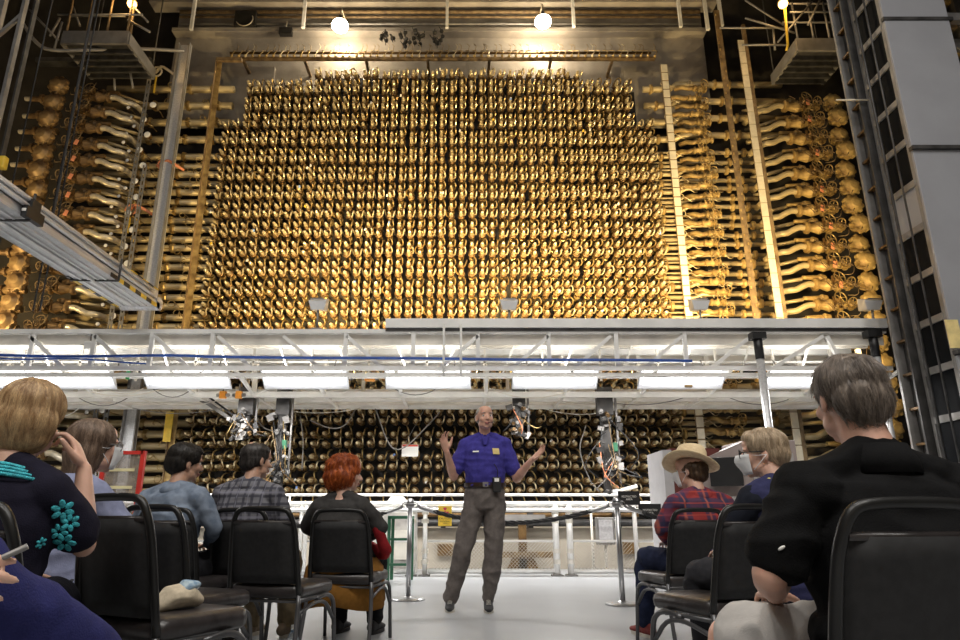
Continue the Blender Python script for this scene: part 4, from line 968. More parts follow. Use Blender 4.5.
def make_chair(label):
    T = thing('banquet_chair', label, 'chair', (0, 0, 0), 0, 'banquet chairs of the audience')
    m = rbox(.43, .43, .075, .05); m.v = [(x, y + .02, z + .372 + .012 * math.cos(y * 6)) for x, y, z in m.v]; m.build('seat', vinyl, T)
    # back frame: from the seat up over the arch
    zt_ = .845
    P = [(-.205, -.19, .40), (-.198, -.215, .55), (-.188, -.24, .70), (-.178, -.256, .77), (-.155, -.268, .825), (-.115, -.274, zt_), (0, -.276, zt_ + .004), (.115, -.274, zt_), (.155, -.268, .825), (.178, -.256, .77), (.188, -.24, .70), (.198, -.215, .55), (.205, -.19, .40)]
    MB().tube(smooth_path(P, 3), .0145, 8).build('back_frame', chair_fr, T)
    m = MB(); V = []
    rows = 6
    for side in (0, 1):
        for i in range(rows + 1):
            t = i / rows; z = .455 + t * (.775 - .455); y = -.185 - t * .075; w2 = .192 - t * .02
            for j in range(5): u = j / 4 * 2 - 1; V.append((u * w2, y + (.012 + .022 * (1 - u * u)) * (1 if side else -1) * (1 if side else .55), z))
    Fs = []
    for i in range(rows):
        for j in range(4):
            a = i * 5 + j; Fs.append((a, a + 1, a + 6, a + 5)); b = a + 5 * (rows + 1); Fs.append((b + 5, b + 6, b + 1, b))
    n1 = 5 * (rows + 1)
    for i in range(rows):
        Fs.append((i * 5, i * 5 + 5, n1 + i * 5 + 5, n1 + i * 5)); Fs.append((i * 5 + 4, n1 + i * 5 + 4, n1 + i * 5 + 9, i * 5 + 9))
    for j in range(4): Fs.append((j, n1 + j, n1 + j + 1, j + 1)); a = rows * 5 + j; Fs.append((a, a + 1, n1 + a + 1, n1 + a))
    m.add(V, Fs, 0, True); m.build('backrest', fabric, T)
    MB().tube([(-.17, -.262, .775), (.17, -.262, .775)], .011, 6).build('back_welt', vinyl, T)
    for s in (-1, 1):
        MB().tube(smooth_path([(.205 * s, -.19, .41), (.215 * s, -.22, .2), (.222 * s, -.27, .0)], 3), .0125, 8).build('leg', leg_m, T)
        MB().tube(smooth_path([(.212 * s, .0, .36), (.222 * s, .10, .375), (.226 * s, .17, .35), (.228 * s, .20, .28), (.230 * s, .235, .0)], 3), .0125, 8).build('leg', leg_m, T)
        MB().tube(smooth_path([(.207 * s, -.20, .30), (.215 * s, -.02, .345), (.222 * s, .1, .33), (.228 * s, .19, .24)], 3), .011, 8).build('side_brace', leg_m, T)
        MB().tube([(.207 * s, -.19, .37), (.21 * s, .15, .37)], .011, 6).build('side_rail', leg_m, T)
    MB().tube([(-.21, .12, .365), (.21, .12, .365)], .01, 6).build('cross_rail', leg_m, T)
    MB().tube([(-.207, -.17, .365), (.207, -.17, .365)], .01, 6).build('cross_rail', leg_m, T)
    return T
# px of the back's centre, distance of the back, heading (0 = faces the reactor)
chairs = [
    (113, 2.42, -27, 'black banquet chair next to the blonde woman, empty but for the tote bag'),
    (152, 3.15, -22, 'empty black banquet chair just beyond the one with the tote bag'),
    (166, 4.0, -14, 'black banquet chair under the man in the denim shirt'),
    (263, 3.72, -14, 'empty black banquet chair standing before the grey plaid shirt, water bottle under it'),
    (240, 4.25, -10, 'black banquet chair under the man in the grey plaid shirt'),
    (340, 4.45, -8, 'black banquet chair under the red-haired visitor'),
    (698, 4.35, 12, 'black banquet chair under the straw-hatted visitor'),
    (752, 3.05, 22, 'black banquet chair under the man in the navy vest'),
    (912, 1.52, 10, 'big near black banquet chair under the man in the black polo'),
    (-30, 1.75, -25, 'black banquet chair under the blonde woman'),
    (62, 3.0, -22, 'black banquet chair under the woman with long brown hair')]
C0 = None; CH_POS = []
for px, Y, hd, lab in chairs:
    a = R(hd); bk = at(px, 520, Y); off = Vector((-math.sin(a) * -.26, -math.cos(a) * -.26, 0))
    # origin sits .26 in front of the back
    o_ = Vector((bk.x + -math.sin(a) * .26, Y + math.cos(a) * .26, 0))
    CH_POS.append((o_, a))
    if C0 is None: C0 = make_chair(lab); C0.location = o_; C0.rotation_euler = (0, 0, a)
    else:
        o = dup(C0, o_, a, label=lab)
        o.scale = (1, 1, .955 if Y < 2 else .972)
# ------------------------------------------------------------ people
def skin_mat(name, c, lipc):
    m = mat(name, c, .5, var=.10, scale=14, bump=.06, bscale=120); nt, b = nodes_of(m)
    b.inputs['Subsurface Weight'].default_value = .12; b.inputs['Subsurface Radius'].default_value = (.02, .008, .004); return m
skin_a = skin_mat('warm_skin', (.66, .40, .30), None); skin_b = skin_mat('ruddy_skin', (.66, .38, .28), None); skin_c = skin_mat('tan_skin', (.50, .29, .20), None)
lip_m = mat('lips', (.42, .16, .13), .45); eye_w = mat('eye_white', (.75, .72, .68), .2); iris_m = mat('iris', (.06, .07, .08), .15)
mask_m = mat('white_face_mask', (.82, .83, .84), .8, var=.03, bump=.1, bscale=200)

def cloth(name, c, rough=.9, var=.12, c2=None, scale=30, weave=True, stretch=None):
    return mat(name, c, rough, var=var, c2=c2, scale=scale, bump=.25, bscale=260, stretch=stretch, spec=.15)
def plaid(name, base, cols, sc_x, sc_z):
    """woven check: soft stripes across and along, in the garment's own coordinates"""
    m = bpy.data.materials.new(name); m.use_nodes = True; nt = m.node_tree; b = nt.nodes['Principled BSDF']; b.inputs['Roughness'].default_value = .85
    tc = nt.nodes.new('ShaderNodeTexCoord'); sx = nt.nodes.new('ShaderNodeSeparateXYZ')
    nz = nt.nodes.new('ShaderNodeTexNoise'); nz.inputs['Scale'].default_value = 4; mx = nt.nodes.new('ShaderNodeMixRGB'); mx.inputs[0].default_value = .03
    nt.links.new(tc.outputs['Object'], nz.inputs['Vector']); nt.links.new(tc.outputs['Object'], mx.inputs[1]); nt.links.new(nz.outputs['Color'], mx.inputs[2]); nt.links.new(mx.outputs[0], sx.inputs[0])
    cur = None
    rgb = nt.nodes.new('ShaderNodeRGB'); rgb.outputs[0].default_value = (*base, 1); cur = rgb.outputs[0]
    for (axis, scale, width, colr, str_) in cols:
        mu = nt.nodes.new('ShaderNodeMath'); mu.operation = 'MULTIPLY'; mu.inputs[1].default_value = scale; nt.links.new(sx.outputs[axis], mu.inputs[0])
        fr = nt.nodes.new('ShaderNodeMath'); fr.operation = 'PINGPONG'; fr.inputs[1].default_value = .5; nt.links.new(mu.outputs[0], fr.inputs[0])
        rp = nt.nodes.new('ShaderNodeMapRange'); rp.inputs['From Min'].default_value = width; rp.inputs['From Max'].default_value = width + .05; rp.inputs['To Min'].default_value = str_; rp.inputs['To Max'].default_value = 0; nt.links.new(fr.outputs[0], rp.inputs['Value'])
        mi = nt.nodes.new('ShaderNodeMixRGB'); nt.links.new(rp.outputs[0], mi.inputs[0]); nt.links.new(cur, mi.inputs[1]); mi.inputs[2].default_value = (*colr, 1); cur = mi.outputs[0]
    nt.links.new(cur, b.inputs['Base Color']); return m

def remesh(mb, name, m, parent, voxel=.006, smooth=4, fold=0.0, fscale=(6, 6, 14), seed=0, mats_fn=None, fold2=0.0):
    me = mb.mesh(name + '_raw'); o = bpy.data.objects.new(name + '_raw', me); col.objects.link(o)
    r = o.modifiers.new('r', 'REMESH'); r.mode = 'VOXEL'; r.voxel_size = voxel; r.use_smooth_shade = True
    if smooth:
        s_ = o.modifiers.new('s', 'SMOOTH'); s_.factor = .5; s_.iterations = smooth
    dg = bpy.context.evaluated_depsgraph_get(); dg.update(); new = bpy.data.meshes.new_from_object(o.evaluated_get(dg)); new.name = name
    bpy.data.objects.remove(o); bpy.data.meshes.remove(me)
    if fold:
        n = len(new.vertices); co = np.empty(n * 3); new.vertices.foreach_get('co', co); co = co.reshape(-1, 3); no = np.empty(n * 3); new.vertices.foreach_get('normal', no); no = no.reshape(-1, 3)
        d = np.empty(n)
        for i in range(n):
            x, y, z = co[i]; q = noise.noise(Vector((x * fscale[0] + seed * 7.1, y * fscale[1] + 3.3, z * fscale[2] + seed)))
            q2 = noise.noise(Vector((x * 3 + seed, y * 3, z * 4)))
            d[i] = fold * ((1 - abs(q) * 2.6) * .8 + q2 * 1.2)
        co += no * d[:, None]; new.vertices.foreach_set('co', co.ravel()); new.update()
    new.materials.clear()
    for x in (m if isinstance(m, (list, tuple)) else [m]): new.materials.append(x)
    if mats_fn:
        idx = [mats_fn(p.center) for p in new.polygons]; new.polygons.foreach_set('material_index', idx)
    new.polygons.foreach_set('use_smooth', [True] * len(new.polygons))
    ob = bpy.data.objects.new(name, new); col.objects.link(ob); ob.parent = parent; return ob

def add_head(mb, c, M, s=1.0, female=False, jaw=1.0):
    c = Vector(c)
    def E(p, r): mb.ball(c + M @ (Vector(p) * s), tuple(v * s for v in r), 16, 12, M=M)
    E((0, -.014, .034), (.076, .096, .083)); E((0, .03, -.015), (.062, .066, .080)); E((0, .036, -.070), (.050 * jaw, .050, .036)); E((0, .070, -.092), (.021 * jaw, .018, .015))
    E((0, .05, .055), (.058, .045, .05))
    for q in (-1, 1):
        E((.032 * q, .078, .030), (.024, .014, .008)); E((.040 * q, .062, -.022), (.022, .024, .022)); E((.048 * q, .02, -.062), (.018, .035, .028))
        E((.0095 * q, .103, -.026), (.0095, .011, .008))
    mb.limb([c + M @ Vector((0, .088, .018)) * s, c + M @ Vector((0, .104, -.004)) * s, c + M @ Vector((0, .116, -.022)) * s], [.0085 * s, .0105 * s, .0125 * s], 10, 2)
    E((0, .094, -.053), (.024, .012, .006)); E((0, .092, -.064), (.020, .012, .0075)); E((0, .084, -.044), (.026, .014, .010))
    for q in (-1, 1):
        e = c + M @ Vector((.077 * q, -.012, -.004)) * s
        mb.ball(e, (.0085 * s, .019 * s, .031 * s), 12, 8, M=M @ Euler((R(-10), 0, R(18) * q)).to_matrix()); mb.ball(c + M @ Vector((.076 * q, -.004, -.026)) * s, (.008 * s, .010 * s, .012 * s), 8, 6, M=M)
def eyes(root, c, M, s=1.0):
    for q in (-1, 1):
        m = MB(); p = Vector(c) + M @ Vector((.031 * q, .076, .010)) * s; m.ball(p, .0115 * s, 12, 8); o = m.build('eye', eye_w, root)
        m = MB(); m.ball(p + M @ Vector((0, .0085, 0)) * s, .0062 * s, 10, 6); m.build('iris', iris_m, o)

def add_hand(mb, w, d, palm, thumb, curl=.5, s=1.0, spread=.12, thumb_out=.7):
    """w wrist, d towards the fingers, palm = palm normal, thumb = side of the thumb"""
    w = Vector(w); d = Vector(d).normalized(); n = Vector(palm); n = (n - d * n.dot(d)).normalized(); t = Vector(thumb); t = (t - d * t.dot(d) - n * t.dot(n)).normalized()
    V = [(.0, .024, .017), (.03, .034, .016), (.065, .040, .0145), (.092, .038, .0115)]
    mb.loft([w + d * a * s - n * 0 for a, _, _ in V], [(b * s, c_ * s) for _, b, c_ in V], side=t, n=14); mb.ball(w, .022 * s, 10, 8)
    mb.ball(w + (d * .035 + t * .026 + n * .006) * s, (.018 * s,) * 3, 10, 8)
    for i, (off, L, st) in enumerate(((.030, .073, .088), (.010, .082, .094), (-.010, .076, .090), (-.029, .060, .082))):
        p = w + (d * st + t * off) * s; dirv = (d + t * (spread * (off / .03))).normalized(); cu = curl * (1 + .12 * i); P = [p - dirv * .012 * s, p]; a = cu * .35
        for seg, fr in enumerate((.46, .30, .24)):
            v = dirv * math.cos(a) + n * math.sin(a); p = p + v * L * fr * s; P.append(p.copy()); a += cu * (.75, .6, 0)[seg]
        mb.limb(P, [.0092 * s, .0092 * s, .0085 * s, .0078 * s, .0066 * s], 8, 2)
    p = w + (d * .022 + t * .026) * s; v = (d * (1 - thumb_out * .5) + t * thumb_out + n * .25).normalized(); v2 = (v * .8 + d * .5).normalized()
    mb.limb([p, p + v * .036 * s, p + (v * .036 + v2 * .030) * s, p + (v * .036 + v2 * .054) * s], [.0135 * s, .0115 * s, .0105 * s, .0085 * s], 8, 2)

def add_shoe(root, ank, fwd, m, sole_m, s=1.0, name='shoe', tilt=0):
    ank = Vector(ank); f = Vector(fwd); f.z = 0; f.normalize(); z0 = 0.0 if tilt == 0 else ank.z - .085
    mb = MB(); b = Vector((ank.x, ank.y, z0))
    pts = [(-.065, .055, .030, .05), (-.03, .055, .036, .052), (.03, .05, .038, .045), (.09, .04, .043, .034), (.14, .033, .042, .026), (.185, .028, .030, .018)]
    mb.loft([b + f * a * s + Vector((0, 0, h * s)) for a, h, _, _ in pts], [(w_ * s, hh * .85 * s) for _, _, w_, hh in pts], side=f.cross(Vector((0, 0, 1))), n=14)
    mb.ball(b + f * -.065 * s + Vector((0, 0, .05 * s)), .034 * s, 10, 8); mb.ball(b + f * .185 * s + Vector((0, 0, .028 * s)), (.027 * s, .027 * s, .018 * s), 10, 8); mb.limb([b + Vector((0, 0, .05)) * s, ank + Vector((0, 0, .02))], [.042 * s, .040 * s], 12)
    o = remesh(mb, name, m, root, .006, 2)
    mb = MB(); n = 20; sd = f.cross(Vector((0, 0, 1))); V = []
    for zz in (0.0, .022):
        for k in range(n):
            a = 2 * math.pi * k / n; u = math.cos(a); w_ = math.sin(a); V.append(b + f * (.06 + .135 * u) * s + sd * w_ * (.045 - .012 * (u < 0) * abs(u)) * s + Vector((0, 0, zz)))
    mb.add(V, [tuple(reversed(range(n))), tuple(n + k for k in range(n))] + [(k, (k + 1) % n, n + (k + 1) % n, n + k) for k in range(n)]); mb.build('sole', sole_m, o)
    for k in range(4):
        p = b + f * (.055 + k * .018) * s + Vector((0, 0, (.088 - .008 * k) * s)); MB().tube([p - sd * .02 * s, p + Vector((0, 0, .004)), p + sd * .02 * s], .0025, 4).build('lace', sole_m, o)

def hair_mat(name, c, c2):
    m = mat(name, c, .45, c2=c2, scale=6, stretch=(10, 10, 1.5)); nt, b = nodes_of(m); ramp = b.inputs['Base Color'].links[0].from_socket
    at_ = nt.nodes.new('ShaderNodeAttribute'); at_.attribute_name = 'tint'; mi = nt.nodes.new('ShaderNodeMixRGB'); mi.blend_type = 'MULTIPLY'; mi.inputs[0].default_value = .8
    nt.links.new(ramp, mi.inputs[1]); nt.links.new(at_.outputs['Color'], mi.inputs[2]); nt.links.new(mi.outputs[0], b.inputs['Base Color']); return m
def add_hair(root, c, M, m, shapes, n, L, r=.0012, seed=1, flow=(0, -.5, -1), lift=.15, curl=0.0, s=1.0, keep=None, cap=True, shell=.8, inward=.0):
    """shapes: ellipsoids in head space the hair grows over; strands are thin tapered tubes following the surface"""
    g = random.Random(seed); c = Vector(c); mb = MB()
    for p, rr in shapes: mb.ball(c + M @ (Vector(p) * s), tuple(v * s for v in rr), 18, 12, M=M)
    ob = remesh(mb, 'hair', m, root, .006 if L < .1 else .007, 3, fold=.003 + curl * .2, fscale=(30, 30, 12), seed=seed) if cap else None
    src = ob.data; bvh = BVHTree.FromPolygons([v.co for v in src.vertices], [tuple(p.vertices) for p in src.polygons]); P = [v.co.copy() for v in src.vertices]; N = [v.normal.copy() for v in src.vertices]
    flow = Vector(flow); crown = c + M @ Vector((0, -.03, .125)) * s
    V = []; Fs = []; tint = []
    for k in range(n):
        i = g.randrange(len(P)); p = P[i]; nn = N[i]; loc = M.transposed() @ (p - c) / s
        if keep and not keep(loc): continue
        rad = (p - crown); rad = rad - nn * rad.dot(nn); rad = rad.normalized() if rad.length > 1e-5 else Vector((0, 0, 0))
        fl = M @ flow; fl = fl - nn * fl.dot(nn)
        d = (rad * .6 + fl * .6 + Vector((g.gauss(0, .18), g.gauss(0, .18), g.gauss(0, .18)))); d = (d - nn * d.dot(nn)).normalized()
        LL = L * g.uniform(.55, 1.1) * s; q = p - nn * .002; v = (d + nn * lift).normalized(); path = [q]; seg = 5; t0 = g.random(); tw = Vector((g.gauss(0, 1), g.gauss(0, 1), g.gauss(0, 1))).normalized()
        for j in range(seg):
            q = q + v * LL / seg; v = (v - nn * (lift * .55 + inward) + Vector((0, 0, -.10)) + tw * curl * 8 * math.sin(j * 2.0 + k)).normalized()
            if not curl:
                hl, hn, _, hd = bvh.find_nearest(q)
                if hl is not None: q = hl + hn * (.001 + .0035 * lift * 5 * (j + 1) / seg * (.4 + t0)); v = (v - hn * v.dot(hn) * .8).normalized()
            path.append(q)
        Tn, U = frames(path); o0 = len(V); t_ = g.uniform(.45, 1.25)
        for j, q in enumerate(path):
            rr = r * (1.0 - .75 * j / seg) * g.uniform(.9, 1.1)
            for a in (0, 2.094, 4.189): V.append(q + U[j][0] * math.cos(a) * rr + U[j][1] * math.sin(a) * rr); tint.append(t_)
        for j in range(seg):
            for a in range(3): Fs.append((o0 + j * 3 + a, o0 + j * 3 + (a + 1) % 3, o0 + j * 3 + 3 + (a + 1) % 3, o0 + j * 3 + 3 + a))
    me = bpy.data.meshes.new('strands'); me.from_pydata(V, [], Fs); me.materials.append(m); me.polygons.foreach_set('use_smooth', [True] * len(Fs))
    at_ = me.color_attributes.new('tint', 'FLOAT_COLOR', 'POINT'); at_.data.foreach_set('color', np.repeat(np.array(tint), 4).tolist())
    nsrc = len(src.vertices); a2 = src.color_attributes.new('tint', 'FLOAT_COLOR', 'POINT'); a2.data.foreach_set('color', [shell] * (nsrc * 4))
    o = bpy.data.objects.new('strands', me); col.objects.link(o); o.parent = ob; o['kind'] = 'stuff'; return ob

def rotm(yaw=0, pitch=0, roll=0):
    """turn the head: yaw + = to the person's left, pitch + = looking up, roll + = towards the right shoulder"""
    return Matrix.Rotation(R(yaw), 3, 'Z') @ Matrix.Rotation(R(pitch), 3, 'X') @ Matrix.Rotation(R(roll), 3, 'Y')

class Fig:
    """joints in the person's own frame: x right, y ahead, z up; floor at 0"""
    def __init__(s, label, x, y, heading, top, seated=True, build=1.0, lean=0.0, head=(0, 0, 0), hs=1.0, female=False, wide=1.0, slouch=0.0, drop=0.0):
        s.root = thing('person', label, 'person', (x, y, 0), R(heading)); s.b = build; s.w = wide; s.hs = hs; s.female = female
        s.M = rotm(*head); hip = .50 if seated else None
        s.seated = seated
        if seated:
            s.hip = Vector((0, 0, .54)); k = (top - .54) / (1.30 - .54); s.k = k
            def T(z, y0=0): t = (z - .54) * k; return Vector((0, y0 + math.sin(R(lean)) * t - slouch * .0, .54 + math.cos(R(lean)) * t))
            s.pelvis = Vector((0, -.01, .50)); s.waist = T(.70, -.03); s.belly = T(.80, -.02); s.chest = T(.93, -.02); s.sh = T(1.02, -.03); s.sh.z = top - .325 * hs - drop; s.neck0 = T(1.06, -.03 + slouch * .3); s.neck0.z = s.sh.z + .045 + drop * .8; s.hc = T(1.18, .025 + slouch); s.hc.z = top - .120 * hs; s.neck1 = s.neck0.lerp(s.hc, .55); s.chest.z = s.sh.z - .11; s.belly.z = min(s.belly.z, s.chest.z - .10); s.waist.z = min(s.waist.z, s.belly.z - .09)
        else:
            k = top / 1.78; s.k = k
            s.pelvis = Vector((0, 0, .93 * k)); s.waist = Vector((0, 0, 1.07 * k)); s.belly = Vector((0, .01, 1.16 * k)); s.chest = Vector((0, .005, 1.31 * k)); s.sh = Vector((0, -.01, 1.43 * k)); s.neck0 = Vector((0, -.015, 1.48 * k)); s.neck1 = Vector((0, .0, 1.56 * k)); s.hc = Vector((0, .025, 1.655 * k))
        s.shw = .165 * wide * (.90 if female else 1)
    def joint(s, side): return s.sh + Vector((s.shw * side, 0, -.015))
    def torso(s, mb, e=0.0, low=True, neck=True):
        w, b = s.w, s.b; f = .92 if s.female else 1
        pts = [s.pelvis + Vector((0, 0, -.07)), s.pelvis, s.waist, s.belly, s.chest, s.sh + Vector((0, 0, -.02)), s.sh + Vector((0, 0, .035))]
        rad = [(.145 * w + e, .115 * b + e), (.170 * w + e, .125 * b + e), (.150 * w * f + e, .115 * b + e), (.158 * w * f + e, .120 * b + e), (.178 * w * f + e, .125 * b + e), (.165 * w * f + e, .095 * b + e), (.095 * w + e, .062 * b + e)]
        if not low: pts = pts[1:]; rad = rad[1:]
        P = smooth_path(pts, 3); rr = interp(rad, 3); mb.loft(P, [tuple(q) for q in rr], (1, 0, 0), 20)
        for sd in (-1, 1): mb.ball(s.joint(sd) + Vector((-.012 * sd, 0, -.005)), (.055 * w + e,) * 3, 12, 8); mb.limb([s.neck0 + Vector((.03 * sd, 0, .01)), s.joint(sd) + Vector((-.01 * sd, 0, .018))], [.034 * b + e, .038 * b + e])
    def neck(s, mb, r=.052): mb.limb([s.neck0 + Vector((0, 0, -.05)), s.neck0, s.neck1, s.hc + s.M @ Vector((0, -.01, -.03))], [r * 1.1, r * 1.02, r, r * .96], 14)
    def arm_pts(s, side, elbow, wrist): return [s.joint(side), Vector(elbow), Vector(wrist)]

def limb2(mb, a, b, r0, r1, mid=None):
    a, b = Vector(a), Vector(b); mb.limb([a, a.lerp(b, .35), a.lerp(b, .7), b], [r0, (mid or max(r0, r1)) if mid else r0 * .98, (r0 + r1) / 2, r1], 12, 2)

def make_person(f, arms, legs, skin, top=None, bottom=None, hair=None, sleeve='short', shoes=None, body_vox=.006, collar=True, fold=.005, hands=None, tuck=False, skirt=False, shorts=False, cl_ex=.014, seed=1, neck_r=.052, jaw=1.0, face=True, show_legs=False, short_arm=.62):
    """arms: {-1/1: (elbow, wrist)} in the person's frame; legs: {-1/1: (knee, ankle)}"""
    root = f.root; w = f.b; body = MB(); f.torso(body, -.006); f.neck(body, neck_r); add_head(body, f.hc, f.M, f.hs, f.female, jaw)
    for sd, (el, wr) in arms.items():
        el, wr = Vector(el), Vector(wr); limb2(body, f.joint(sd), el, .047 * w, .038 * w, .046 * w); body.limb([el, el.lerp(wr, .3), el.lerp(wr, .75), wr], [.038 * w, .040 * w, .029 * w, .024 * w], 12, 2)
        h = (hands or {}).get(sd)
        if h: add_hand(body, wr, *h[:3], **(h[3] if len(h) > 3 else {}))
        else: add_hand(body, wr, (wr - el), (0, 0, -1), (-sd, 0, .2), curl=.7)
    for sd, (kn, an) in legs.items():
        kn, an = Vector(kn), Vector(an); hp = f.pelvis + Vector((.085 * sd, 0, -.02)); limb2(body, hp, kn, .078 * w, .052 * w); body.limb([kn, kn.lerp(an, .3), kn.lerp(an, .75), an], [.050 * w, .054 * w, .036 * w, .033 * w], 12, 2); body.limb([an, an + Vector((0, .10, -.05)) if an.z > .05 and not shoes else an], [.032, .025], 8, 1)
    hc, M, hs = f.hc, f.M, f.hs
    def mf(p):
        q = M.transposed() @ (p - hc) / hs
        return 1 if (abs(q.x) < .024 and q.y > .085 and -.071 < q.z < -.050) else 0
    remesh(body, 'body', [skin, lip_m], root, body_vox, 3, mats_fn=mf)
    if face:
        eyes(root, hc, M, hs)
    if top:
        mb = MB(); f.torso(mb, cl_ex, low=not tuck)
        if tuck: mb = MB(); f.pelvis, kp = f.waist + Vector((0, 0, -.035)), f.pelvis.copy(); f.torso(mb, cl_ex, low=False); f.pelvis = kp
        for sd, (el, wr) in arms.items():
            el, wr = Vector(el), Vector(wr); j = f.joint(sd)
            if sleeve == 'short': e = j.lerp(el, short_arm); mb.limb([j, j.lerp(e, .5), e], [.058 * w + .006, .060 * w + .006, .058 * w + .008], 14, 3)
            elif sleeve == 'long': limb2(mb, j, el, .058 * w + .004, .048 * w + .004); mb.limb([el, el.lerp(wr, .5), el.lerp(wr, .93)], [.048 * w + .004, .044 * w, .034 * w], 12, 3)
        if collar: mb.limb([f.sh + Vector((0, -.005, -.01)), f.neck0 + Vector((0, 0, -.004))], [neck_r + .030, neck_r + .006], 16)
        mb.limb([f.pelvis + Vector((0, 0, .03)), f.pelvis + Vector((0, 0, .02))], [.12, .12], 12) if False else None
        sh = remesh(mb, 'shirt', top, root, .0075, 4, fold=fold, seed=seed)
        if collar:
            n0 = f.neck0 + Vector((0, -.002, .012)); m = MB(); V = []; Fs = []; N = 26
            for i in range(N + 1):
                a = R(115) + R(310) * i / N; u = Vector((math.cos(a), math.sin(a), 0)); fr = max(0, math.sin(a))
                for (rr, zz) in ((neck_r + .016, -.045), (neck_r + .010, .026 - .03 * fr), (neck_r + .015, .028 - .03 * fr), (neck_r + .036, -.016 - .012 * fr), (neck_r + .040, -.050)): V.append(n0 + Vector((u.x * rr * 1.04, u.y * rr, zz)))
            for i in range(N):
                for k in range(5): a = i * 5 + k; b_ = i * 5 + (k + 1) % 5; Fs.append((a, b_, b_ + 5, a + 5))
            Fs.append((4, 3, 2, 1, 0)); Fs.append(tuple(N * 5 + k for k in range(5))); m.add(V, Fs, 0, True); m.build('collar', top, sh)
    if bottom:
        mb = MB(); P = [f.pelvis + Vector((0, 0, -.085)), f.pelvis, f.pelvis.lerp(f.waist, .7 if f.seated else .93)]; mb.loft(smooth_path(P, 3), [tuple(q) for q in interp([(.15 * f.w, .118 * w), (.176 * f.w, .13 * w), (.158 * f.w, .122 * w)], 3)], (1, 0, 0), 18)
        for sd, (kn, an) in legs.items():
            kn, an = Vector(kn), Vector(an); hp = f.pelvis + Vector((.088 * sd, 0, -.03))
            if shorts: e = hp.lerp(kn, .86); mb.limb([hp, hp.lerp(e, .5), e], [.098 * w, .092 * w, .086 * w], 16, 3)
            else: mb.limb([hp, hp.lerp(kn, .5), kn, kn.lerp(an, .35), kn.lerp(an, .75), an + (kn - an).normalized() * .015], [.094 * w, .088 * w, .074 * w, .070 * w, .060 * w, .056 * w], 16, 3)
        remesh(mb, 'shorts' if shorts else 'trousers', bottom, root, .0085, 4, fold=fold * 1.4, fscale=(9, 9, 9), seed=seed + 5)
    if shoes:
        for sd, (kn, an) in legs.items(): add_shoe(root, an, shoes[2] if len(shoes) > 2 else (0, 1, 0), shoes[0], shoes[1])
    return root

def on_cloth(f, name, o, d):
    """where a line from o along d meets a garment of the figure"""
    ob = [c for c in f.root.children if c.name.startswith(name)][0]; me = ob.data
    b = BVHTree.FromPolygons([v.co for v in me.vertices], [tuple(p.vertices) for p in me.polygons]); h, n_, _, _ = b.ray_cast(Vector(o), Vector(d).normalized())
    return (h, n_) if h is not None else (Vector(o) + Vector(d) * .2, -Vector(d))
def world_xy(px, py, Y): p = at(px, py, Y); return p.x, Y, p.z
sole_w = mat('pale_rubber_sole', (.6, .57, .5), .7); shoe_b = mat('black_suede', (.02, .02, .022), .8); shoe_r = mat('dark_red_canvas', (.22, .035, .03), .8); shoe_k = mat('khaki_canvas', (.2, .15, .1), .8)
SEATLEGS = {-1: ((-.13, .42, .50), (-.13, .42, .09)), 1: ((.13, .42, .50), (.13, .42, .09))}
LAPARMS = {-1: ((-.26, .06, .72), (-.10, .27, .62)), 1: ((.26, .06, .72), (.10, .27, .62))}
LAPHANDS = {-1: ((.4, 1, -.1), (0, 0, -1), (1, 0, 0), dict(curl=.5)), 1: ((-.4, 1, -.1), (0, 0, -1), (-1, 0, 0), dict(curl=.5))}
# ---- the speaker
x, y, _ = world_xy(486, 600, 6.25)
f = Fig('grey-haired man in royal blue polo shirt speaking with both hands raised', x, y, 180, 1.80, seated=False, head=(14, 2, 0), wide=1.08, build=1.05, hs=1.0)
navy_polo = cloth('royal_blue_knit', (.055, .048, .27)); slack = cloth('grey_brown_twill', (.135, .118, .11))
arms = {-1: ((-.29, .02, 1.12), (-.41, .20, 1.27)), 1: ((.29, .0, 1.14), (.35, .17, 1.35))}
# his own right hand (x>0) is at the photo's left
hands = {-1: ((-.62, .35, .55), (.15, .55, .8), (-.3, .6, .5), dict(curl=.25, spread=.2, s=1.12)), 1: ((.25, .35, .9), (-.5, .8, .2), (-.7, -.1, .3), dict(curl=.45, spread=.28, s=1.12))}
legs = {-1: ((-.07, .04, .50), (-.02, .0, .09)), 1: ((.20, .03, .50), (.315, -.04, .09))}
make_person(f, arms, legs, skin_b, navy_polo, slack, sleeve='short', shoes=(shoe_b, sole_w, (0, 1, 0)), hands=hands, fold=.009, seed=3, face=True, short_arm=.72, tuck=True)
grey_hair = hair_mat('short_grey_hair', (.30, .27, .24), (.5, .47, .43))
add_hair(f.root, f.hc, f.M, grey_hair, [((0, -.045, .008), (.084, .080, .062)), ((0, -.02, .045), (.0775, .09, .066))], 2200, .02, .0010, 3, lift=.1, shell=1.0, keep=lambda q: q.z < .07 and q.y < .05)
for q in (-1, 1): MB().ball(f.hc + f.M @ Vector((.031 * q, .091, .034)), (.017, .004, .004), 8, 6, M=f.M).build('eyebrow', grey_hair, f.root)
k = f.k
mw = .176 * 1.08 * .99
r0 = f.waist.z - .045
m = MB(); V = []; n = 30
for zz in (0, .036):
    for rr in (0, .006):
        for i in range(n): a = 2 * math.pi * i / n; V.append((math.cos(a) * (.186 + rr), math.sin(a) * (.143 + rr), f.pelvis.z + .105 + zz))
m.add(V, [(i + n, (i + 1) % n + n, (i + 1) % n + 3 * n, i + 3 * n) for i in range(n)] + [((i + 1) % n, i, i + 2 * n, (i + 1) % n + 2 * n) for i in range(n)] + [(i + 2 * n, i + 3 * n, (i + 1) % n + 3 * n, (i + 1) % n + 2 * n) for i in range(n)] + [(i, (i + 1) % n, (i + 1) % n + n, i + n) for i in range(n)])
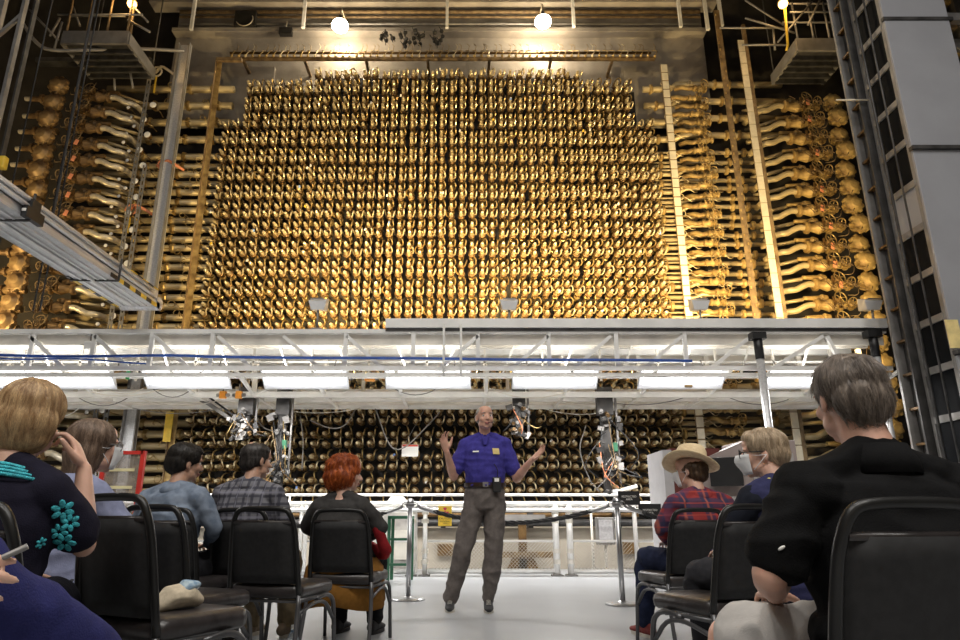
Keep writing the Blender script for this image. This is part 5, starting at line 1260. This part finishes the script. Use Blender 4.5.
belt = m.build('belt', mat('dark_brown_leather', (.03, .015, .01), .4), f.root); MB().box((0, .148, f.pelvis.z + .123), (.05, .008, .042)).build('buckle', chrome, belt)
bp_ = MB().box((-.10, .147, f.pelvis.z + .12), (.075, .035, .13)).build('belt_pack', black_m, f.root, bevel=.008); MB().box((-.10, .167, f.pelvis.z + .16), (.04, .004, .03)).build('screen', white_tag, bp_)
MB().tube(smooth_path([(-.10, .15, f.pelvis.z + .16), (-.11, .16, f.pelvis.z + .24), (-.08, .17, f.pelvis.z + .3)], 3), .004, 5).build('cable', black_m, f.root)
h_, n_ = on_cloth(f, 'shirt', (-.095, .5, f.chest.z + .03), (0, -1, 0)); b_ = MB().box(h_ + n_ * .006, (.066, .006, .056), n_.to_track_quat('Y', 'Z').to_matrix()).build('name_badge', mat('pale_yellow_badge', (.80, .62, .25), .5), f.root)
h_, n_ = on_cloth(f, 'shirt', (.085, .5, f.chest.z + .028), (0, -1, 0)); b_ = MB().box(h_ + n_ * .003, (.058, .003, .014), n_.to_track_quat('Y', 'Z').to_matrix()).build('breast_lettering', white_tag, f.root)
for s_ in (-1, 1): MB().bar((0 + s_ * .004, .142, f.chest.z + .09), (s_ * .030, .108, f.chest.z + .19), .024, .006).build('placket', navy_polo, f.root)
MB().tube(smooth_path([f.hc + f.M @ Vector((.0, .118, -.06)), f.hc + f.M @ Vector((-.05, .08, -.055)), f.hc + f.M @ Vector((-.078, .0, -.03))], 3), .003, 5).build('headset_microphone', black_m, f.root)

# ---- big man in the black polo
x, y, z = world_xy(885, 500, 1.82)
f = Fig('grey-haired man in black polo shirt and pale shorts seen from behind, nearest the camera', x, y, 8, 1.225, build=1.16, wide=1.40, lean=5, head=(-8, -4, 0), hs=1.02, drop=.045)
black_polo = cloth('black_knit', (.005, .005, .0055)); pale_short = cloth('pale_grey_canvas', (.50, .48, .46), var=.04)
arms = {-1: ((-.365, -.02, .645), (-.20, .24, .57)), 1: ((.34, .02, .64), (.18, .28, .58))}
legs = {-1: ((-.25, .44, .425), (-.30, .50, .09)), 1: ((.18, .46, .49), (.18, .48, .09))}
make_person(f, arms, legs, skin_b, black_polo, pale_short, sleeve='short', shoes=(shoe_k, sole_w), hands=LAPHANDS, fold=.009, shorts=True, seed=9, neck_r=.062, jaw=1.1, short_arm=.76)
gh = hair_mat('grey_brown_hair', (.13, .10, .08), (.34, .28, .23))
add_hair(f.root, f.hc, f.M, gh, [((0, -.022, .048), (.086, .097, .080)), ((0, -.062, .0), (.077, .062, .070)), ((0, -.065, -.035), (.062, .045, .045))], 6500, .055, .0010, 11, lift=.12, keep=lambda q: q.y < .075, curl=.004)
je = f.joint(-1).lerp(Vector((-.365, -.02, .645)), .66); h_, n_ = on_cloth(f, 'shirt', je + Vector((-.045, -.4, 0)), (0, 1, 0)); b_ = MB().ball(h_ + n_ * .001, (.010, .003, .004), 8, 5, M=Euler((0, R(-30), R(-30))).to_matrix()).build('sleeve_mark', white_tag, f.root)

# ---- blonde woman
x, y, z = world_xy(2, 500, 2.02)
f = Fig('blonde woman in dark navy blouse with turquoise embroidery, hand at her neck', x, y, 2, 1.19, build=.96, wide=.92, lean=4, head=(8, -2, 4), female=True)
navy_bl = cloth('navy_gauze', (.012, .011, .022)); turq = mat('turquoise_thread', (.05, .46, .54), .7, var=.3, scale=60, bump=.6, bscale=150)
dark_tr = cloth('black_linen', (.008, .008, .012))
arms = {-1: ((-.30, .10, .72), (-.12, .3, .60)), 1: ((.205, .10, .70), (.165, .11, .925))}
hands = {-1: LAPHANDS[-1], 1: ((-.40, .0, .80), (-.7, -.2, -.3), (-.1, -.9, .5), dict(curl=1.1))}
make_person(f, arms, {-1: ((-.24, .40, .50), (-.22, .42, .09)), 1: ((-.02, .42, .50), (-.02, .44, .09))}, skin_a, navy_bl, dark_tr, sleeve='short', shoes=(shoe_b, sole_w), hands=hands, fold=.007, seed=12, collar=False, short_arm=.75)
bl = hair_mat('blonde_hair', (.30, .17, .075), (.62, .42, .22))
add_hair(f.root, f.hc, f.M, bl, [((0, -.015, .045), (.090, .104, .086)), ((0, -.045, -.01), (.094, .080, .085)), ((.0, -.05, -.060), (.084, .058, .052))], 9000, .09, .0011, 21, lift=.05, inward=.07, keep=lambda q: q.y < .06, flow=(0, -.2, -1.3))
# embroidered yoke and flowers on the sleeve
m = MB(); n0 = f.neck0
for i in range(90):
    for j in range(4):
        a = R(150) + R(240) * i / 89; rr = .072 + j * .010; p = n0 + Vector((math.cos(a) * rr * 1.30, math.sin(a) * rr * 1.0 - .006, .022 - j * .010 - .022 * abs(math.cos(a)) ** 2)); m.ball(p, .0055, 5, 4)
o = m.build('embroidered_neckline', turq, f.root); o['kind'] = 'stuff'
m = MB(); g = random.Random(4); j_ = f.joint(1); el = Vector(arms[1][0])
for fc in ((.20, -.137), (.30, -.15), (.40, -.10)): pass
def flower(c, nrm, r_, k_=6):
    u = nrm.orthogonal().normalized(); v = nrm.cross(u)
    for i in range(k_):
        a = 2 * math.pi * i / k_; mm = MB(); p = c + (u * math.cos(a) + v * math.sin(a)) * r_; mm.ball((0, 0, 0), (r_ * .72, r_ * .46, .0028), 8, 5, M=Matrix((u * math.cos(a) + v * math.sin(a), v * math.cos(a) - u * math.sin(a), nrm)).transposed()); mm.v = [tuple(Vector(q) + p) for q in mm.v]; mm.build('petal', turq, f.root)
for (cx0, cz0, r_) in ((.150, .79, .017), (.165, .755, .014), (.140, .73, .013), (.150, .70, .017), (.168, .665, .014), (.142, .655, .012), (.110, .70, .009), (.158, .625, .015), (.135, .61, .013), (.12, .64, .009)):
    h_, n_ = on_cloth(f, 'shirt', (cx0 + .045, -.5, cz0 + .01), (0, 1, 0)); flower(h_ + n_ * .001, n_.normalized(), r_ * 1.15)

# ---- woman with long brown hair
x, y, z = world_xy(72, 500, 2.95)
f = Fig('woman with long greying brown hair and white mask in lavender shirt', x, y, -20, 1.20, build=.98, wide=1.02, lean=4, head=(-12, 0, 0), female=True)
make_person(f, LAPARMS, SEATLEGS, skin_a, cloth('lavender_grey_cotton', (.22, .24, .36)), cloth('grey_trousers', (.05, .05, .06)), sleeve='long', shoes=(shoe_b, sole_w), hands=LAPHANDS, fold=.006, seed=15)
bh = hair_mat('greying_brown_hair', (.12, .075, .05), (.30, .21, .15))
add_hair(f.root, f.hc, f.M, bh, [((0, -.018, .042), (.092, .104, .086)), ((0, -.04, -.03), (.096, .075, .10)), ((0, -.055, -.12), (.098, .048, .09)), ((.0, -.06, -.18), (.085, .04, .06))], 5000, .16, .0013, 25, lift=.04, inward=.08, keep=lambda q: q.y < .05, flow=(0, -.1, -1.5))
def face_mask(f):
    m = MB(); V = []; n = 9
    for j in range(7):
        t = j / 6; zz = .006 - t * .098
        for i in range(n):
            a = R(-62 + 124 * i / (n - 1)); bulge = .026 * math.exp(-((t - .30) ** 2) * 6) * max(0, math.cos(a * 1.4)) ** 2; rx = .074 - .014 * t ** 2; V.append(f.hc + f.M @ Vector((math.sin(a) * rx, .014 + math.cos(a) * (.102 - .014 * t ** 2) + bulge, zz)) * f.hs)
    Fs = [(j * n + i, j * n + i + 1, (j + 1) * n + i + 1, (j + 1) * n + i) for j in range(6) for i in range(n - 1)]
    m.add(V, Fs, 0, True); o = m.build('face_mask', mask_m, f.root); s_ = o.modifiers.new('thick', 'SOLIDIFY'); s_.thickness = .002
    for q in (-1, 1):
        for zz in (0.0, -.07):
            m = MB(); m.tube(smooth_path([f.hc + f.M @ Vector((.062 * q, .045, zz)), f.hc + f.M @ Vector((.078 * q, .02, zz * .6 - .005)), f.hc + f.M @ Vector((.084 * q, -.022, -.004))], 3), .0018, 4); m.build('ear_loop', mask_m, o)
face_mask(f)
def glasses(f, mm):
    T_ = None; m = MB()
    for q in (-1, 1):
        c = f.hc + f.M @ Vector((.033 * q, .104, .010)); m2 = MB(); m2.ring(c, f.M @ Vector((0, 1, 0)), .022, .0022, 16, 5)
        m2.tube([c + f.M @ Vector((.022 * q, 0, .006)), f.hc + f.M @ Vector((.076 * q, .06, .014)), f.hc + f.M @ Vector((.082 * q, -.015, .012))], .0024, 5); m2.add(m.v, m.f)
        m2.build('glasses_frame', mm, f.root)
    MB().tube([f.hc + f.M @ Vector((-.011, .106, .014)), f.hc + f.M @ Vector((.011, .106, .014))], .002, 5).build('glasses_bridge', mm, f.root)
glasses(f, mid_steel)

# ---- man in denim shirt
x, y, z = world_xy(173, 500, 4.2)
f = Fig('man with black hair in a light blue denim shirt', x, y, -14, 1.225, build=1.0, wide=1.12, lean=5, head=(-28, -4, 4))
make_person(f, LAPARMS, SEATLEGS, skin_c, cloth('washed_denim', (.13, .165, .225), c2=(.23, .275, .35), scale=18), cloth('black_trousers', (.02, .02, .024)), sleeve='long', shoes=(shoe_b, sole_w), hands=LAPHANDS, fold=.008, seed=17)
add_hair(f.root, f.hc, f.M, hair_mat('black_hair', (.012, .010, .009), (.035, .028, .022)), [((0, -.018, .050), (.090, .102, .082)), ((0, -.058, .0), (.084, .066, .072)), ((0, .03, .085), (.07, .06, .035))], 3000, .05, .0014, 27, lift=.14, keep=lambda q: q.y < .08)

# ---- man in grey plaid
x, y, z = world_xy(248, 500, 4.55)
f = Fig('balding dark-haired man in a grey plaid shirt', x, y, -12, 1.265, build=1.03, wide=1.14, lean=4, head=(-26, -2, 0))
pl = plaid('grey_plaid_cotton', (.15, .15, .17), [(0, 20, .14, (.03, .03, .045), .8), (2, 20, .14, (.03, .03, .045), .8), (0, 13, .02, (.22, .22, .27), .6), (2, 6.5, .02, (.24, .24, .3), .6)], 1, 1)
make_person(f, LAPARMS, SEATLEGS, skin_c, pl, cloth('khaki_cotton', (.24, .19, .12)), sleeve='long', shoes=(shoe_k, sole_w), hands=LAPHANDS, fold=.007, seed=19)
add_hair(f.root, f.hc, f.M, hair_mat('dark_grey_hair', (.022, .018, .016), (.07, .06, .055)), [((0, -.03, .012), (.083, .088, .068)), ((0, -.022, .045), (.0825, .100, .080)), ((0, -.066, -.015), (.070, .050, .055)), ((.0, -.008, .072), (.082, .088, .052))], 2600, .03, .0012, 29, lift=.1, keep=lambda q: q.y < .06 and not (q.z > .09 and q.y < -.02))
MB().ball(f.hc + f.M @ Vector((0, -.052, .098)), (.030, .032, .028), 14, 10, M=f.M).build('bald_patch', skin_c, f.root)

# ---- red-haired visitor
x, y, z = world_xy(342, 500, 4.68)
f = Fig('woman with fluffy red hair in a charcoal top and mustard brown skirt', x, y, -10, 1.185, build=1.0, wide=1.02, lean=3, head=(-50, -3, 0), female=True)
char = cloth('charcoal_wool', (.045, .043, .042))
make_person(f, LAPARMS, SEATLEGS, skin_a, char, cloth('black_leggings', (.012, .012, .013)), sleeve='long', shoes=(shoe_b, shoe_b), hands=LAPHANDS, fold=.007, seed=21, collar=False)
add_hair(f.root, f.hc, f.M, hair_mat('copper_red_hair', (.22, .035, .008), (.60, .14, .02)), [((0, -.025, .045), (.112, .118, .095)), ((0, -.045, -.01), (.120, .10, .08)), ((0, -.05, -.05), (.10, .08, .05))], 5000, .05, .0018, 31, lift=.5, curl=.05, keep=lambda q: q.y < .055)
# mustard skirt hanging around the seat and a red cloth at the side
m = MB(); V = []; n = 28
for j, (rz, rx, ry, cy) in enumerate(((.52, .21, .20, .12), (.46, .25, .27, .13), (.36, .265, .29, .14), (.22, .275, .30, .14))):
    for i in range(n):
        a = 2 * math.pi * i / n; wv = 1 + (.05 * j / 3) * math.sin(a * 7 + j); V.append((math.cos(a) * rx * wv, cy + math.sin(a) * ry * wv, rz + (.02 * math.sin(a * 3) if j == 3 else 0)))
m.add(V, [(j * n + i, j * n + (i + 1) % n, (j + 1) * n + (i + 1) % n, (j + 1) * n + i) for j in range(3) for i in range(n)] + [tuple(range(n))], 0, True)
sk = m.build('skirt', cloth('mustard_brown_wool', (.26, .12, .025)), f.root); q = sk.modifiers.new('t', 'SOLIDIFY'); q.thickness = .006
mb = MB(); mb.limb([(.235, .02, .74), (.27, .08, .62), (.26, .2, .54), (.12, .3, .57)], [.025, .035, .04, .04], 12, 3); remesh(mb, 'red_shawl', cloth('red_knit', (.30, .02, .025)), f.root, .009, 3, fold=.008, seed=2)

# ---- straw-hatted visitor
x, y, z = world_xy(700, 500, 4.55)
f = Fig('visitor in straw hat and red and navy plaid shirt', x, y, 16, 1.20, build=1.03, wide=1.12, lean=5, head=(30, -6, 0))
rp = plaid('red_navy_plaid', (.26, .022, .022), [(0, 7, .20, (.02, .022, .065), .8), (2, 7, .20, (.018, .02, .06), .8), (0, 7, .02, (.42, .10, .06), .7), (2, 14, .03, (.45, .06, .04), .55), (1, 7, .12, (.03, .03, .09), .5)], 1, 1)
legs = {-1: ((-.19, .42, .50), (-.20, .46, .09)), 1: ((.12, .38, .48), (.16, .22, .09))}
make_person(f, LAPARMS, legs, skin_a, rp, cloth('dark_navy_denim', (.018, .024, .055)), sleeve='long', shoes=(shoe_r, sole_w), hands=LAPHANDS, fold=.008, seed=23)
add_hair(f.root, f.hc, f.M, hair_mat('brown_hair', (.06, .03, .015), (.14, .08, .04)), [((0, -.03, .01), (.084, .088, .07)), ((0, -.05, -.03), (.078, .06, .05))], 1200, .05, .0014, 33, keep=lambda q: q.y < .04)
face_mask(f)
straw = mat('pale_straw', (.72, .55, .32), .7, c2=(.85, .70, .46), scale=40, bump=.5, bscale=90, stretch=(1, 1, 6)); band = mat('tan_hat_band', (.42, .22, .05), .6)
hat = thing('straw_hat', 'pale straw hat with tan band worn by the plaid-shirted visitor', 'hat', (0, 0, 0))
bpy.context.view_layer.update()
mw_ = f.root.matrix_world; c = mw_ @ (f.hc + Vector((0, -.006, .058))); hat.location = c; hat.rotation_euler = (mw_.to_3x3() @ f.M @ rotm(0, 3, 24)).to_euler()
m = MB(); n = 36; V = []
prof = [(0.088, 0.0), (.096, .03), (.092, .08), (.082, .108), (.055, .122), (.02, .118)]
for j, (rr, zz) in enumerate(prof):
    for i in range(n):
        a = 2 * math.pi * i / n; dz = -.012 * (j >= 4) * (abs(math.cos(a)) < .5); V.append((math.cos(a) * rr * .95, math.sin(a) * rr * 1.14, zz + dz))
m.add(V, [(j * n + i, j * n + (i + 1) % n, (j + 1) * n + (i + 1) % n, (j + 1) * n + i) for j in range(5) for i in range(n)] + [tuple(5 * n + i for i in range(n))], 0, True); m.build('crown', straw, hat)
m = MB(); V = []
for j, (rr, zz) in enumerate(((.086, .0), (.115, -.004), (.150, -.010), (.178, -.012))):
    for i in range(n):
        a = 2 * math.pi * i / n; V.append((math.cos(a) * rr * .97, math.sin(a) * rr * 1.08, zz + (.022 * (j / 3) ** 2) * math.cos(a) ** 2 - .012 * (j / 3) * abs(math.sin(a))))
m.add(V, [((j + 1) * n + i, (j + 1) * n + (i + 1) % n, j * n + (i + 1) % n, j * n + i) for j in range(3) for i in range(n)], 0, True); o = m.build('brim', straw, hat); q = o.modifiers.new('t', 'SOLIDIFY'); q.thickness = .004
m = MB(); V = []
for zz, rr in ((.002, .0935), (.028, .0975)):
    for i in range(n): a = 2 * math.pi * i / n; V.append((math.cos(a) * rr * .95, math.sin(a) * rr * 1.14, zz))
m.add(V, [(i, (i + 1) % n, n + (i + 1) % n, n + i) for i in range(n)], 0, True); o = m.build('band', band, hat); q = o.modifiers.new('t', 'SOLIDIFY'); q.thickness = .003
MB().ball((-.088, -.04, .015), (.008, .016, .012), 8, 6).build('knot', band, hat)

# ---- man with mask and navy vest
x, y, z = world_xy(780, 500, 3.25)
f = Fig('fair-haired man with glasses and white mask in a navy vest', x, y, 26, 1.19, build=1.02, wide=1.12, lean=4, head=(36, -2, 0), hs=.98)
nv = cloth('dark_navy_fleece', (.012, .014, .022))
make_person(f, LAPARMS, SEATLEGS, skin_a, nv, cloth('dark_trousers', (.03, .03, .035)), sleeve='long', shoes=(shoe_b, sole_w), hands=LAPHANDS, fold=.006, seed=25)
mb = MB(); f.torso(mb, .026); mb.v = [(a * (.93 if abs(a) > .15 else 1), b, c) for a, b, c in mb.v]; remesh(mb, 'vest', cloth('navy_quilt', (.03, .032, .085)), f.root, .008, 3, fold=.004, fscale=(2, 2, 24), seed=4)
MB().tube(smooth_path([f.neck0 + Vector((-.05, -.05, .012)), f.joint(-1).lerp(f.neck0, .5) + Vector((0, -.03, .066)), f.joint(-1) + Vector((-.01, .01, .056))], 3), .006, 6).build('piping', mat('yellow_piping', (.6, .5, .12), .6), f.root)
add_hair(f.root, f.hc, f.M, hair_mat('sandy_grey_hair', (.46, .34, .22), (.78, .63, .45)), [((0, -.02, .052), (.088, .102, .080)), ((0, -.058, .006), (.078, .064, .068)), ((0, .035, .085), (.068, .05, .035))], 4500, .05, .0012, 35, lift=.18, keep=lambda q: q.y < .09)
face_mask(f); glasses(f, black_m)

# ---- person in navy at the very edge, legs crossed
x, y = -1.12, .86
f = Fig('person in bright navy clothes with crossed legs, holding a grey pen', x, y, -28, 1.22, build=1.05, wide=1.1, lean=2, head=(0, 0, 0))
nvy = cloth('bright_navy_cotton', (.022, .024, .10))
W2L = Matrix.Rotation(R(28), 3, 'Z'); org = Vector((x, y, 0))
def loc_(wx, wy, wz): return W2L @ (Vector((wx, wy, wz)) - org)
kn_, an_ = loc_(-.79, 1.06, .695), loc_(-.66, 1.30, .525)
arms = {-1: ((-.27, .06, .72), (-.10, .27, .62)), 1: (loc_(-.99, .76, .72), loc_(-.755, .915, .705))}
hands = {-1: LAPHANDS[-1], 1: (W2L @ Vector((1, .05, -.05)), W2L @ Vector((0, 1, -.3)), (0, .2, 1), dict(curl=.7, s=.95))}
qa, qb = loc_(-.66, .935, .708), loc_(-.602, .96, .742); MB().cyl(qa, qb, .0042, 8).build('pen', mid_steel, f.root)
make_person(f, arms, {1: (kn_, an_), -1: ((-.10, .44, .50), (-.10, .46, .09))}, skin_a, nvy, nvy, sleeve='long', hands=hands, fold=.008, seed=27, body_vox=.006)
for an, fw, ti in ((an_, W2L @ Vector((.5, .85, 0)), 1), ((-.10, .46, .09), (0, 1, 0), 0)): add_shoe(f.root, an, fw, shoe_b, shoe_b, tilt=ti)
add_hair(f.root, f.hc, f.M, hair_mat('dark_brown_hair', (.05, .03, .02), (.1, .06, .04)), [((0, -.02, .05), (.088, .10, .08)), ((0, -.058, .0), (.078, .064, .07))], 400, .04, .0014, 37)
EDGE = f

# ------------------------------------------------------------ small things around the seats
o_, a = CH_POS[0]; T = thing('tote_bag', 'cream and blue tote bag lying on the seat of the nearest empty chair', 'bag', (at(176, 600, 2.66).x, 2.66, .44), R(50))
mb = MB(); mb.loft([(-.13, 0, .03), (-.04, 0, .09), (.06, 0, .10), (.15, 0, .05)], [(.05, .03), (.10, .07), (.10, .07), (.05, .03)], (0, 1, 0), 14); remesh(mb, 'pouch', cloth('cream_canvas', (.55, .47, .35)), T, .008, 3, fold=.006)
mb = MB(); mb.loft([(-.02, -.02, .08), (.05, -.02, .15), (.12, -.02, .16)], [(.05, .03), (.07, .04), (.04, .02)], (0, 1, 0), 12); remesh(mb, 'scarf', cloth('blue_print', (.12, .22, .36), c2=(.45, .55, .6), scale=20), T, .007, 3, fold=.006)
T.scale = (.62, .62, .62)
o_, a = CH_POS[3]; b0 = at(287, 626, 3.8); T = thing('water_bottle', 'clear plastic water bottle with blue label standing under the empty chair', 'bottle', (b0.x, 3.95, 0))
pet = mat('clear_plastic', (.75, .8, .82), .1, var=.03, trans=.85)
MB().lathe((0, 0, 0), (0, 0, 1), [(0, .028), (.01, .032), (.05, .031), (.055, .032), (.14, .032), (.15, .030), (.17, .024), (.19, .013), (.2, .013)], 20).build('bottle', pet, T)
MB().lathe((0, 0, .062), (0, 0, 1), [(0, .0327), (.06, .0327)], 20).build('label', mat('blue_label', (.08, .25, .5), .4), T); MB().lathe((0, 0, .2), (0, 0, 1), [(0, .015), (.016, .015)], 16).build('cap', white_tag, T)
